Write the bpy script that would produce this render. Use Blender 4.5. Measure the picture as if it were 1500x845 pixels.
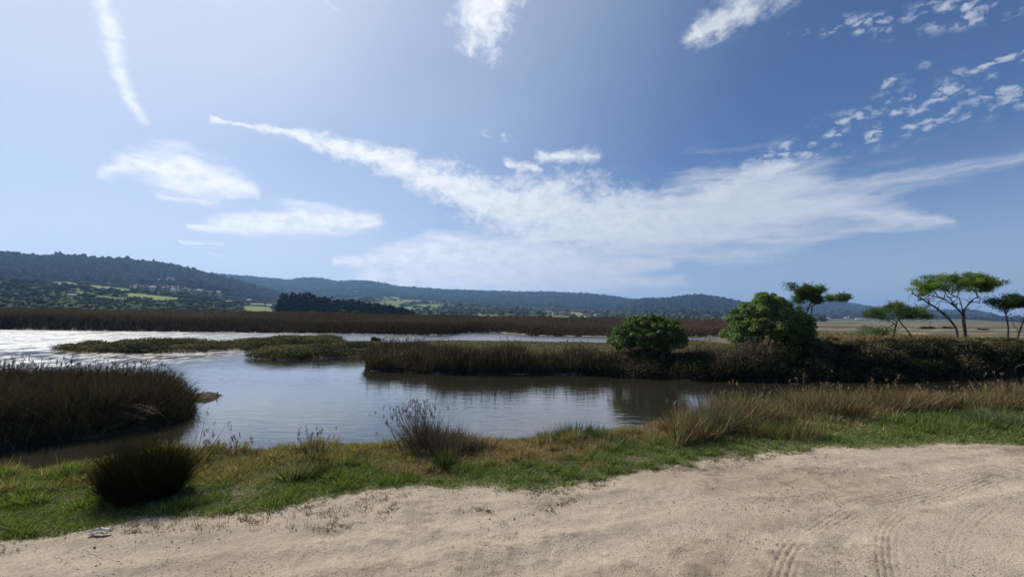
import bpy, math, random
import numpy as np

for o in list(bpy.data.objects):
    bpy.data.objects.remove(o, do_unlink=True)
SC = bpy.context.scene
COL = SC.collection
rng = np.random.default_rng(11)
R = math.radians

# ------------------------------------------------------------------ camera, sky, sun, exposure
EYE = np.array([0.0, 0.0, 1.65])
FPX = 600.0                      # focal length in photo pixels (photo 1500 wide)
PITCH, ROLL = R(4.1), R(0.5)
SUN_AZ, SUN_EL = R(-50.0), R(41.0)   # azimuth from +Y, positive towards +X
SUN_STRENGTH = 4.6
SKY_STRENGTH = 0.071
EXPOSURE = 0.2
HAZE_DENSITY = 1.15e-4

cam_d = bpy.data.cameras.new('camera')
cam_d.sensor_fit = 'HORIZONTAL'
cam_d.sensor_width = 36.0
cam_d.lens = 36.0 * FPX / 1500.0
cam_d.clip_start = 0.05
cam_d.clip_end = 60000.0
cam = bpy.data.objects.new('camera', cam_d)
COL.objects.link(cam)
SC.camera = cam


def rx(a):
    c, s = math.cos(a), math.sin(a)
    return np.array([[1, 0, 0], [0, c, -s], [0, s, c]])


def rz(a):
    c, s = math.cos(a), math.sin(a)
    return np.array([[c, -s, 0], [s, c, 0], [0, 0, 1]])


CAM_R = rx(math.pi / 2 + PITCH) @ rz(ROLL)
from mathutils import Matrix
M4 = Matrix([[*CAM_R[0], EYE[0]], [*CAM_R[1], EYE[1]], [*CAM_R[2], EYE[2]], [0, 0, 0, 1]])
cam.matrix_world = M4


def ray(px, py):
    v = np.array([(px - 750.0) / FPX, -(py - 422.5) / FPX, -1.0])
    return CAM_R @ v


def on_z(px, py, z):
    d = ray(px, py)
    t = (z - EYE[2]) / d[2]
    return EYE + d * t


def at_y(px, py, y):
    d = ray(px, py)
    return EYE + d * (y / d[1])


def azel(px, py):
    d = ray(px, py)
    return math.degrees(math.atan2(d[0], d[1])), math.degrees(math.atan2(d[2], math.hypot(d[0], d[1])))


def project(P):
    q = (np.asarray(P) - EYE) @ CAM_R
    return 750 + FPX * q[..., 0] / -q[..., 2], 422.5 - FPX * q[..., 1] / -q[..., 2]


# --- world: Nishita sky with a procedural cloud layer placed by direction
W = bpy.data.worlds.new('World')
SC.world = W
W.use_nodes = True
W.cycles.sampling_method = 'MANUAL'
W.cycles.sample_map_resolution = 512
nt = W.node_tree
nt.nodes.clear()


class NodeKit:
    def __init__(s, tree):
        s.t = tree

    def put(s, sock, v):
        if isinstance(v, bpy.types.NodeSocket):
            s.t.links.new(v, sock)
        elif v is not None:
            sock.default_value = v

    def m(s, op, a, b=None, c=None, clamp=False):
        n = s.t.nodes.new('ShaderNodeMath')
        n.operation = op
        n.use_clamp = clamp
        for i, v in enumerate((a, b, c)):
            if v is not None:
                s.put(n.inputs[i], v)
        return n.outputs[0]

    def v(s, op, a, b=None, scale=None):
        n = s.t.nodes.new('ShaderNodeVectorMath')
        n.operation = op
        s.put(n.inputs[0], a)
        if b is not None:
            s.put(n.inputs[1], b)
        if scale is not None:
            s.put(n.inputs['Scale'], scale)
        return n.outputs['Value'] if op in ('DOT_PRODUCT', 'LENGTH', 'DISTANCE') else n.outputs[0]

    def noise(s, vec, scale, detail=4, rough=0.5, out='Fac', dist=0.0, lac=2.0):
        n = s.t.nodes.new('ShaderNodeTexNoise')
        s.put(n.inputs['Vector'], vec)
        n.inputs['Scale'].default_value = scale
        n.inputs['Detail'].default_value = detail
        n.inputs['Roughness'].default_value = rough
        n.inputs['Lacunarity'].default_value = lac
        n.inputs['Distortion'].default_value = dist
        return n.outputs[out]

    def smooth(s, x, lo, hi, olo=0.0, ohi=1.0):
        n = s.t.nodes.new('ShaderNodeMapRange')
        n.interpolation_type = 'SMOOTHSTEP'
        s.put(n.inputs['Value'], x)
        for k, v in (('From Min', lo), ('From Max', hi), ('To Min', olo), ('To Max', ohi)):
            s.put(n.inputs[k], v)
        return n.outputs[0]

    def mix(s, fac, a, b, blend='MIX'):
        n = s.t.nodes.new('ShaderNodeMix')
        n.data_type = 'RGBA'
        n.blend_type = blend
        s.put(n.inputs['Factor'], fac)
        s.put(n.inputs['A'], a) if False else s.put(n.inputs[6], a)
        s.put(n.inputs[7], b)
        return n.outputs[2]

    def xyz(s, x, y, z):
        n = s.t.nodes.new('ShaderNodeCombineXYZ')
        for i, v in enumerate((x, y, z)):
            s.put(n.inputs[i], v)
        return n.outputs[0]

    def sep(s, v):
        n = s.t.nodes.new('ShaderNodeSeparateXYZ')
        s.put(n.inputs[0], v)
        return n.outputs

    def mapping(s, v, scale=(1, 1, 1), rot=(0, 0, 0), loc=(0, 0, 0)):
        n = s.t.nodes.new('ShaderNodeMapping')
        s.put(n.inputs['Vector'], v)
        n.inputs['Scale'].default_value = scale
        n.inputs['Rotation'].default_value = rot
        n.inputs['Location'].default_value = loc
        return n.outputs[0]


K = NodeKit(nt)
tc = nt.nodes.new('ShaderNodeTexCoord')
sky = nt.nodes.new('ShaderNodeTexSky')
sky.sky_type = 'NISHITA'
sky.sun_disc = False
sky.sun_elevation = SUN_EL
sky.sun_rotation = SUN_AZ
sky.altitude = 600
sky.air_density = 1.0
sky.dust_density = 0.6
sky.ozone_density = 3.0
D = K.v('NORMALIZE', tc.outputs['Generated'])
dx, dy, dz = K.sep(D)[:3]
az = K.m('MULTIPLY', K.m('ARCTAN2', dx, dy), 180 / math.pi)
el = K.m('MULTIPLY', K.m('ARCSINE', dz), 180 / math.pi)
P0 = K.xyz(az, el, 0.0)
# domain warp
wn = K.noise(K.mapping(P0, (0.22, 0.5, 1)), 1.0, 3, 0.55, 'Color')
wn = K.v('SUBTRACT', wn, (0.5, 0.5, 0.5))
P1 = K.v('ADD', P0, K.v('MULTIPLY', wn, (2.6, 1.5, 0)))
wn2 = K.v('SUBTRACT', K.noise(P0, 1.5, 3, 0.6, 'Color'), (0.5, 0.5, 0.5))
P1 = K.v('ADD', P1, K.v('MULTIPLY', wn2, (0.5, 0.35, 0)))


TIE = [None]


def chain(p):
    """same position, but evaluated after the previous stretch (keeps the node stack small)"""
    if TIE[0] is None:
        return p
    n = nt.nodes.new('ShaderNodeVectorMath')
    n.operation = 'MULTIPLY_ADD'
    nt.links.new(TIE[0], n.inputs[0])
    n.inputs[1].default_value = (1e-7, 1e-7, 0)
    K.put(n.inputs[2], p)
    return n.outputs[0]


def seg_field(p, pts):
    """pts: (px, py, half width px, strength) along a polyline -> field, 1 on the axis falling through 0 at the width"""
    out = None
    for (x0, y0, w0, s0), (x1, y1, w1, s1) in zip(pts[:-1], pts[1:]):
        a = np.array(azel(x0, y0)); b = np.array(azel(x1, y1))
        k0 = abs(azel(x0, y0 - 1)[1] - azel(x0, y0 + 1)[1]) / 2
        k1 = abs(azel(x1, y1 - 1)[1] - azel(x1, y1 + 1)[1]) / 2
        ba = b - a
        L2 = float(ba @ ba)
        pa = K.v('SUBTRACT', chain(p), (a[0], a[1], 0))
        t = K.m('MULTIPLY', K.v('DOT_PRODUCT', pa, (ba[0] / L2, ba[1] / L2, 0)), 1.0, clamp=True)
        q = K.v('SUBTRACT', pa, K.v('SCALE', (ba[0], ba[1], 0), scale=t))
        d = K.v('LENGTH', q)
        w = K.m('MULTIPLY_ADD', t, w1 * k1 - w0 * k0, w0 * k0)
        r = K.m('DIVIDE', d, w)
        st = K.m('MULTIPLY_ADD', t, s1 - s0, s0)
        f = K.m('SUBTRACT', st, r)
        out = f if out is None else K.m('MAXIMUM', out, f)
        TIE[0] = out
    return out


def union(fs):
    o = fs[0]
    for f in fs[1:]:
        o = K.m('MAXIMUM', o, f)
    return o


# lumpy clouds: the long band running into the big wedge, top blobs
lump = union([
    seg_field(P1, [(312, 178, 7, .75), (400, 189, 11, .9), (490, 212, 17, 1), (600, 246, 26, 1.1), (700, 290, 42, 1.1), (790, 318, 56, 1.1)]),
    seg_field(P1, [(690, 285, 26, 1), (800, 305, 62, 1.15), (930, 322, 60, 1.0), (1010, 318, 46, .6)]),
    seg_field(P1, [(1040, 290, 28, .9), (1110, 258, 22, 1), (1150, 240, 14, .9)]),
    seg_field(P1, [(790, 231, 15, .85), (872, 229, 15, .85)]),
    seg_field(P1, [(745, 240, 11, .8), (790, 250, 11, .8)]),
    seg_field(P1, [(715, -15, 84, 1.1), (706, 25, 62, 1.1), (688, 72, 16, .7)]),
    seg_field(P1, [(1130, -25, 60, .9), (1065, 22, 44, .95), (1008, 56, 22, .8)]),
])
n_l = K.noise(K.mapping(P1, (0.30, 0.42, 1), rot=(0, 0, R(12))), 1.0, 7, 0.62)
n_l2 = K.noise(K.mapping(P1, (1.1, 1.5, 1)), 1.0, 4, 0.6)
lump_n = K.m('ADD', K.m('MULTIPLY', K.m('SUBTRACT', n_l, 0.5), 2.1), K.m('MULTIPLY', K.m('SUBTRACT', n_l2, 0.5), 0.9))
lump_d = K.smooth(K.m('ADD', lump, lump_n), -0.1, 1.0)
# wispy streaks: stretched noise
wisp = union([
    seg_field(P1, [(150, 254, 14, .9), (200, 243, 24, 1.2), (255, 250, 30, 1.5), (310, 266, 27, 1.4), (372, 280, 11, 1.2)]),
    seg_field(P1, [(235, 288, 7, .8), (315, 295, 7, .8)]),
    seg_field(P1, [(285, 330, 8, 1.0), (345, 330, 16, 1.3), (440, 321, 20, 1.5), (548, 326, 15, 1.3)]),
    seg_field(P1, [(270, 355, 5, .6), (325, 357, 5, .6)]),
    seg_field(P1, [(300, 370, 4, .6), (330, 371, 4, .6)]),
    seg_field(P1, [(490, 380, 8, 1.1), (640, 380, 30, 1.6), (780, 392, 38, 1.6), (980, 388, 18, 1.0)]),
    seg_field(P1, [(540, 408, 24, 1.1), (760, 414, 32, 1.3), (1000, 410, 22, .9)]),
    seg_field(P1, [(760, 356, 24, .8), (900, 340, 48, 1.2), (1040, 318, 66, 1.35), (1150, 298, 66, 1.3), (1230, 304, 50, 1.1), (1390, 327, 9, .8)]),
    seg_field(P1, [(1150, 290, 60, .75), (1300, 268, 44, .6), (1420, 250, 34, .5), (1520, 220, 26, .5)]),
    seg_field(P1, [(1330, 268, 8, .6), (1420, 250, 10, .7), (1520, 225, 10, .7)]),
])
n_w = K.noise(K.mapping(P1, (0.10, 0.62, 1), rot=(0, 0, R(-4))), 1.0, 6, 0.6)
wisp_d = K.smooth(K.m('ADD', wisp, K.m('MULTIPLY', K.m('SUBTRACT', n_w, 0.5), 2.1)), -0.1, 1.15)
# contrails, barely warped
P2 = K.v('ADD', P0, K.v('MULTIPLY', wn2, (0.9, 0.5, 0)))
trail = union([
    seg_field(P2, [(146, -15, 19, 1.0), (158, 30, 21, 1.1), (172, 95, 19, 1.0), (190, 145, 17, .85), (212, 180, 16, .7)]),
    seg_field(P2, [(470, -4, 9, .6), (494, 16, 6, .4)]),
])
n_t = K.noise(P0, 0.55, 4, 0.6)
trail_d = K.m('MULTIPLY', K.smooth(K.m('ADD', trail, K.m('MULTIPLY', K.m('SUBTRACT', n_t, 0.5), 1.1)), 0.0, 1.1), 0.75)
# flocks of small cloudlets on the right
flock = union([
    seg_field(P1, [(1100, 246, 16, .8), (1200, 208, 34, .9), (1290, 178, 44, .9), (1400, 145, 50, .9), (1520, 110, 56, .9)]),
    seg_field(P1, [(1300, 122, 13, .7), (1345, 104, 13, .75)]),
    seg_field(P1, [(1370, 130, 16, .7), (1420, 110, 14, .75), (1520, 66, 24, .85)]),
    seg_field(P1, [(1210, 40, 20, .75), (1300, 36, 26, .8), (1420, 14, 30, .9), (1520, -10, 30, .9)]),
    seg_field(P1, [(705, 192, 9, .6), (755, 205, 9, .6)]),
    seg_field(P1, [(1150, 50, 6, .6), (1185, 48, 6, .6)]),
])
vor = nt.nodes.new('ShaderNodeTexVoronoi')
vor.inputs['Scale'].default_value = 1.0
P3 = K.v('ADD', P1, K.v('MULTIPLY', wn2, (0.8, 0.5, 0)))
K.put(vor.inputs['Vector'], K.mapping(P3, (0.72, 1.4, 1), rot=(0, 0, R(-14))))
n_f = K.noise(K.mapping(P1, (1.1, 1.9, 1), rot=(0, 0, R(-14))), 1.0, 5, 0.62)
vr = K.m('MULTIPLY_ADD', K.sep(vor.outputs['Color'])[0], 0.46, 0.26)
puff = K.m('ADD', K.m('DIVIDE', K.m('SUBTRACT', vr, vor.outputs['Distance']), 0.5), K.m('MULTIPLY', K.m('SUBTRACT', n_f, 0.5), 2.2))
flock_d = K.m('MULTIPLY', K.m('MULTIPLY', K.smooth(puff, -0.2, 1.1), K.smooth(flock, -0.25, 0.45)), 0.66)


def inv(x):
    return K.m('SUBTRACT', 1.0, x)


clear = K.m('MULTIPLY', K.m('MULTIPLY', inv(K.m('MULTIPLY', lump_d, .94)), inv(K.m('MULTIPLY', wisp_d, .93))), K.m('MULTIPLY', inv(trail_d), inv(flock_d)))
cloud = inv(clear)
sun_v = (math.sin(SUN_AZ) * math.cos(SUN_EL), math.cos(SUN_AZ) * math.cos(SUN_EL), math.sin(SUN_EL))
cs = K.v('DOT_PRODUCT', D, sun_v)
near_sun = K.smooth(cs, 0.3, 0.97)
# thin high cirrus veil, thick towards the sun and the horizon
veil_n = K.noise(K.mapping(P0, (0.035, 0.07, 1)), 1.0, 4, 0.55)
glow = K.m('ADD', K.m('MULTIPLY', K.smooth(cs, 0.33, 0.98), 0.56), K.m('MULTIPLY', K.smooth(cs, 0.86, 1.0), 0.30))
veil = K.m('MULTIPLY', K.m('MULTIPLY_ADD', veil_n, 0.5, 0.75), K.m('ADD', glow, K.smooth(el, 20.0, 0.0, 0.0, 0.55)), clamp=True)
c_cloud = K.mix(near_sun, (8.2, 8.7, 9.6, 1), (13.0, 13.2, 13.6, 1))
shade_n = K.noise(K.mapping(P1, (0.5, 0.9, 1)), 1.0, 4, 0.6)
c_cloud = K.mix(K.smooth(shade_n, 0.35, 0.75, 0.0, 0.42), c_cloud, (5.6, 6.6, 8.3, 1))
c_veil = K.mix(near_sun, (6.3, 7.1, 8.5, 1), (8.7, 9.6, 11.3, 1))
col = K.mix(1.0, sky.outputs[0], (0.74, 0.93, 1.17, 1), 'MULTIPLY')
col = K.mix(veil, col, c_veil)
col = K.mix(cloud, col, c_cloud)
bg = nt.nodes.new('ShaderNodeBackground')
nt.links.new(col, bg.inputs['Color'])
bg.inputs['Strength'].default_value = SKY_STRENGTH
wo = nt.nodes.new('ShaderNodeOutputWorld')
nt.links.new(bg.outputs[0], wo.inputs['Surface'])

sun_d = bpy.data.lights.new('sun', 'SUN')
sun_d.energy = SUN_STRENGTH
sun_d.angle = R(0.53)
sun_d.color = (1.0, 0.94, 0.85)
sun = bpy.data.objects.new('sun', sun_d)
COL.objects.link(sun)
from mathutils import Vector
sun.rotation_euler = Vector(sun_v).to_track_quat('Z', 'Y').to_euler()

SC.view_settings.view_transform = 'Standard'
SC.view_settings.look = 'None'
SC.view_settings.exposure = EXPOSURE
SC.view_settings.gamma = 1.0
SC.view_settings.use_curve_mapping = False
SC.render.engine = 'CYCLES'
SC.cycles.use_denoising = True
SC.cycles.max_bounces = 5
SC.cycles.diffuse_bounces = 2
SC.cycles.glossy_bounces = 3
SC.cycles.transmission_bounces = 3
SC.cycles.volume_bounces = 1
SC.cycles.transparent_max_bounces = 4
SC.cycles.sample_clamp_indirect = 6.0


# ------------------------------------------------------------------ helpers
def tag(o, label=None, cat=None, group=None, kind=None):
    if label: o['label'] = label
    if cat: o['category'] = cat
    if group: o['group'] = group
    if kind: o['kind'] = kind
    return o


def thing(name, loc, label, cat, group=None):
    o = bpy.data.objects.new(name, None)
    o.empty_display_size = 0.2
    COL.objects.link(o)
    o.location = tuple(float(c) for c in loc)
    return tag(o, label, cat, group)


def mesh_np(name, V, F, mat, cols=None, smooth=False, parent=None):
    V = np.ascontiguousarray(V, dtype=np.float32)
    F = np.ascontiguousarray(F, dtype=np.int32)
    me = bpy.data.meshes.new(name)
    me.vertices.add(len(V))
    me.vertices.foreach_set('co', V.ravel())
    n, k = F.shape
    me.loops.add(n * k)
    me.loops.foreach_set('vertex_index', F.ravel())
    me.polygons.add(n)
    me.polygons.foreach_set('loop_start', np.arange(0, n * k, k, dtype=np.int32))
    me.polygons.foreach_set('loop_total', np.full(n, k, dtype=np.int32))
    if smooth:
        me.polygons.foreach_set('use_smooth', np.ones(n, dtype=bool))
    me.update(calc_edges=True)
    if cols is not None:
        c = np.ones((len(V), 4), dtype=np.float32)
        c[:, :3] = np.clip(cols, 0, 1)
        a = me.color_attributes.new('Col', 'FLOAT_COLOR', 'POINT')
        a.data.foreach_set('color', c.ravel())
    if mat is not None:
        me.materials.append(mat)
    o = bpy.data.objects.new(name, me)
    COL.objects.link(o)
    if parent is not None:
        o.parent = parent
        o.matrix_parent_inverse = Matrix.Translation(-Vector(parent.location))
    return o


def _hash(ix, iy, s):
    n = (ix.astype(np.int64) * 374761393 + iy.astype(np.int64) * 668265263 + s * 974634777) & 0xffffffff
    n = ((n ^ (n >> 13)) * 1274126177) & 0xffffffff
    return ((n ^ (n >> 16)) & 0xffff) / 65535.0


def vnoise(x, y, s=0):
    x = np.asarray(x, float); y = np.asarray(y, float)
    ix, iy = np.floor(x), np.floor(y)
    fx, fy = x - ix, y - iy
    fx = fx * fx * (3 - 2 * fx); fy = fy * fy * (3 - 2 * fy)
    a, b = _hash(ix, iy, s), _hash(ix + 1, iy, s)
    c, d = _hash(ix, iy + 1, s), _hash(ix + 1, iy + 1, s)
    return (a * (1 - fx) + b * fx) * (1 - fy) + (c * (1 - fx) + d * fx) * fy


def fbm(x, y, o=4, s=0, g=0.5):
    t, a, w = 0.0, 1.0, 0.0
    for i in range(o):
        t = t + a * vnoise(x * 2 ** i, y * 2 ** i, s + i * 17)
        w += a
        a *= g
    return t / w


def sstep(x, a=0.0, b=1.0):
    t = np.clip((np.asarray(x, float) - a) / (b - a), 0, 1)
    return t * t * (3 - 2 * t)


def seg_dist(X, Y, pts, closed=False):
    X = np.asarray(X, float); Y = np.asarray(Y, float)
    d = np.full(X.shape, 1e18)
    n = len(pts)
    for i in range(n if closed else n - 1):
        (x0, y0), (x1, y1) = pts[i][:2], pts[(i + 1) % n][:2]
        ex, ey = x1 - x0, y1 - y0
        t = np.clip(((X - x0) * ex + (Y - y0) * ey) / (ex * ex + ey * ey + 1e-12), 0, 1)
        d = np.minimum(d, (X - x0 - t * ex) ** 2 + (Y - y0 - t * ey) ** 2)
    return np.sqrt(d)


def sdf(X, Y, pts):
    X = np.asarray(X, float); Y = np.asarray(Y, float)
    ins = np.zeros(X.shape, bool)
    n = len(pts)
    for i in range(n):
        (x0, y0), (x1, y1) = pts[i][:2], pts[(i + 1) % n][:2]
        if y0 == y1: continue
        c = ((y0 > Y) != (y1 > Y)) & (X < (x1 - x0) * (Y - y0) / (y1 - y0) + x0)
        ins ^= c
    d = seg_dist(X, Y, pts, True)
    return np.where(ins, d, -d)


def in_poly_px(px, py, pts):
    return sdf(px, py, pts) > 0


def unit(v):
    return v / (np.linalg.norm(v, axis=-1, keepdims=True) + 1e-9)


def spikes(P, Dv, L, Wd, cols, bend=None, tip=0.0):
    """thin blades: P base, Dv direction, L length, Wd base width; bend = horizontal offset of the tip -> 5 verts, 3 tris"""
    n = len(P)
    Dv = unit(Dv)
    side = np.cross(Dv, unit(rng.normal(size=(n, 3))))
    side = unit(side) * (np.asarray(Wd).reshape(-1, 1) * 0.5)
    L = np.asarray(L).reshape(-1, 1)
    b = np.zeros((n, 3)) if bend is None else bend
    mid = P + Dv * L * 0.55 + b * 0.3
    top = P + Dv * L + b
    V = np.stack([P - side, P + side, mid - side * 0.8, mid + side * 0.8, top], 1).reshape(-1, 3)
    i = np.arange(n)[:, None] * 5
    F = np.concatenate([i + [0, 1, 3], i + [0, 3, 2], i + [2, 3, 4]], 1).reshape(-1, 3)
    C = np.repeat(cols, 5, axis=0)
    return V, F, C


def leaves(P, Nv, S, cols, jitter=0.6, asp=0.5):
    """diamond leaves folded slightly along their rib"""
    n = len(P)
    Nv = unit(Nv + rng.normal(size=(n, 3)) * jitter)
    a = unit(np.cross(Nv, unit(rng.normal(size=(n, 3)))))
    b = np.cross(Nv, a)
    S = np.asarray(S).reshape(-1, 1)
    V = np.stack([P - a * S, P - b * S * asp + Nv * S * 0.15, P + a * S, P + b * S * asp + Nv * S * 0.15], 1).reshape(-1, 3)
    i = np.arange(n)[:, None] * 4
    F = np.concatenate([i + [0, 1, 2], i + [0, 2, 3]], 1).reshape(-1, 3)
    return V, F, np.repeat(cols, 4, axis=0)


def join(parts):
    Vs, Fs, Cs, k = [], [], [], 0
    for V, F, C in parts:
        Vs.append(V); Fs.append(F + k); Cs.append(C); k += len(V)
    return np.concatenate(Vs), np.concatenate(Fs), np.concatenate(Cs)


def pal(n, cols, var=0.25, w=None):
    """n colours picked from a palette with brightness jitter"""
    cols = np.asarray(cols, float)
    k = rng.choice(len(cols), n, p=w)
    c = cols[k] * (1 + rng.normal(size=(n, 1)) * var).clip(0.35, 1.9)
    return c * (1 + rng.normal(size=(n, 3)) * var * 0.2)


def tube(pts, rad, sides=7):
    pts = np.asarray(pts, float); n = len(pts)
    t = unit(np.gradient(pts, axis=0))
    ref = np.array([0.31, 0.87, 0.38])
    u = unit(np.cross(t, ref)); w = np.cross(t, u)
    a = np.linspace(0, 2 * math.pi, sides, endpoint=False)
    ring = np.cos(a)[None, :, None] * u[:, None] + np.sin(a)[None, :, None] * w[:, None]
    V = (pts[:, None] + ring * np.asarray(rad).reshape(-1, 1, 1)).reshape(-1, 3)
    F = []
    for i in range(n - 1):
        for j in range(sides):
            k = (j + 1) % sides
            F.append([i * sides + j, i * sides + k, (i + 1) * sides + k, (i + 1) * sides + j])
    return V, np.array(F)


def join2(parts):
    Vs, Fs, k = [], [], 0
    for V, F in parts:
        Vs.append(V); Fs.append(F + k); k += len(V)
    return np.concatenate(Vs), np.concatenate(Fs)


def curve_pts(pts, n=24):
    """Catmull-Rom through the points"""
    p = np.asarray(pts, float)
    p = np.vstack([2 * p[0] - p[1], p, 2 * p[-1] - p[-2]])
    out = []
    m = len(p) - 3
    for s in np.linspace(0, m - 1e-6, n):
        i = int(s); t = s - i
        a, b, c, d = p[i:i + 4]
        out.append(0.5 * (2 * b + (c - a) * t + (2 * a - 5 * b + 4 * c - d) * t * t + (3 * b - a - 3 * c + d) * t ** 3))
    return np.array(out)


# ------------------------------------------------------------------ materials
def new_mat(name):
    m = bpy.data.materials.new(name)
    m.use_nodes = True
    m.node_tree.nodes.clear()
    k = NodeKit(m.node_tree)
    out = m.node_tree.nodes.new('ShaderNodeOutputMaterial')
    return m, k, out


def veg_mat(name, transl=0.3, rough=0.6, gloss=0.0):
    m, k, out = new_mat(name)
    t = m.node_tree
    at = t.nodes.new('ShaderNodeAttribute'); at.attribute_name = 'Col'
    d = t.nodes.new('ShaderNodeBsdfDiffuse'); k.put(d.inputs['Color'], at.outputs['Color'])
    tr = t.nodes.new('ShaderNodeBsdfTranslucent')
    c2 = k.mix(1.0, at.outputs['Color'], (1.25, 1.25, 0.6, 1), 'MULTIPLY')
    k.put(tr.inputs['Color'], c2)
    mx = t.nodes.new('ShaderNodeMixShader'); mx.inputs[0].default_value = transl
    t.links.new(d.outputs[0], mx.inputs[1]); t.links.new(tr.outputs[0], mx.inputs[2])
    last = mx.outputs[0]
    if gloss > 0:
        g = t.nodes.new('ShaderNodeBsdfGlossy'); g.inputs['Roughness'].default_value = rough
        g.inputs['Color'].default_value = (0.8, 0.85, 0.8, 1)
        m2 = t.nodes.new('ShaderNodeMixShader'); m2.inputs[0].default_value = gloss
        t.links.new(last, m2.inputs[1]); t.links.new(g.outputs[0], m2.inputs[2]); last = m2.outputs[0]
    t.links.new(last, out.inputs['Surface'])
    return m


M_GRASS = veg_mat('grass_blade', 0.38, 0.5, 0.02)
M_DRY = veg_mat('dry_stem', 0.25)
M_REED = veg_mat('reed_stem', 0.15)
M_LEAF = veg_mat('broad_leaf', 0.34, 0.5, 0.012)
M_BRAMBLE = veg_mat('bramble_leaf', 0.05)
M_NEEDLE = veg_mat('pine_needle', 0.38, 0.5, 0.0)
M_FAR = veg_mat('far_foliage', 0.0)


def solid_mat(name, base, rough=0.9, nscale=20.0, var=0.25, bump=0.3, c2=None):
    m, k, out = new_mat(name)
    t = m.node_tree
    b = t.nodes.new('ShaderNodeBsdfPrincipled')
    geo = t.nodes.new('ShaderNodeNewGeometry')
    n = k.noise(geo.outputs['Position'], nscale, 5, 0.6)
    lo = tuple(c * (1 - var) for c in base) + (1,)
    hi = tuple(c * (1 + var) for c in (c2 or base)) + (1,)
    k.put(b.inputs['Base Color'], k.mix(k.smooth(n, 0.3, 0.7), lo, hi))
    b.inputs['Roughness'].default_value = rough
    if bump:
        bp = t.nodes.new('ShaderNodeBump'); bp.inputs['Strength'].default_value = bump
        bp.inputs['Distance'].default_value = 0.01
        k.put(bp.inputs['Height'], n); t.links.new(bp.outputs[0], b.inputs['Normal'])
    t.links.new(b.outputs[0], out.inputs['Surface'])
    return m


M_BARK = solid_mat('pine_bark', (0.060, 0.048, 0.042), 0.95, 25, 0.4, 0.6)
M_DEAD = solid_mat('bleached_wood', (0.30, 0.28, 0.25), 0.9, 30, 0.35, 0.4)
M_WALL = solid_mat('house_plaster', (0.62, 0.62, 0.60), 0.9, 0.3, 0.12, 0.0)
M_ROOF = solid_mat('roof_tile', (0.22, 0.10, 0.07), 0.9, 0.4, 0.3, 0.0)
M_SLATE = solid_mat('roof_slate', (0.28, 0.29, 0.31), 0.7, 0.4, 0.2, 0.0)
M_PAPER = solid_mat('crumpled_paper', (0.58, 0.53, 0.43), 0.85, 40, 0.18, 0.3)
M_DUCK = solid_mat('dark_feather', (0.03, 0.026, 0.024), 0.7, 30, 0.3, 0.2)


def ground_mat():
    m, k, out = new_mat('bank_soil')
    t = m.node_tree
    b = t.nodes.new('ShaderNodeBsdfPrincipled')
    at = t.nodes.new('ShaderNodeAttribute'); at.attribute_name = 'Col'
    geo = t.nodes.new('ShaderNodeNewGeometry')
    n1 = k.noise(geo.outputs['Position'], 3.0, 6, 0.65)
    n2 = k.noise(geo.outputs['Position'], 45.0, 4, 0.6)
    f = k.m('MULTIPLY', k.smooth(n1, 0.25, 0.75, 0.72, 1.25), k.smooth(n2, 0.25, 0.75, 0.75, 1.22))
    k.put(b.inputs['Base Color'], k.mix(1.0, at.outputs['Color'], k.xyz(f, f, f), 'MULTIPLY'))
    b.inputs['Roughness'].default_value = 0.95
    b.inputs['Specular IOR Level'].default_value = 0.2
    bp = t.nodes.new('ShaderNodeBump'); bp.inputs['Strength'].default_value = 0.5; bp.inputs['Distance'].default_value = 0.02
    k.put(bp.inputs['Height'], k.m('ADD', n1, k.m('MULTIPLY', n2, 0.4)))
    t.links.new(bp.outputs[0], b.inputs['Normal'])
    t.links.new(b.outputs[0], out.inputs['Surface'])
    return m


M_GROUND = ground_mat()


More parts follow.
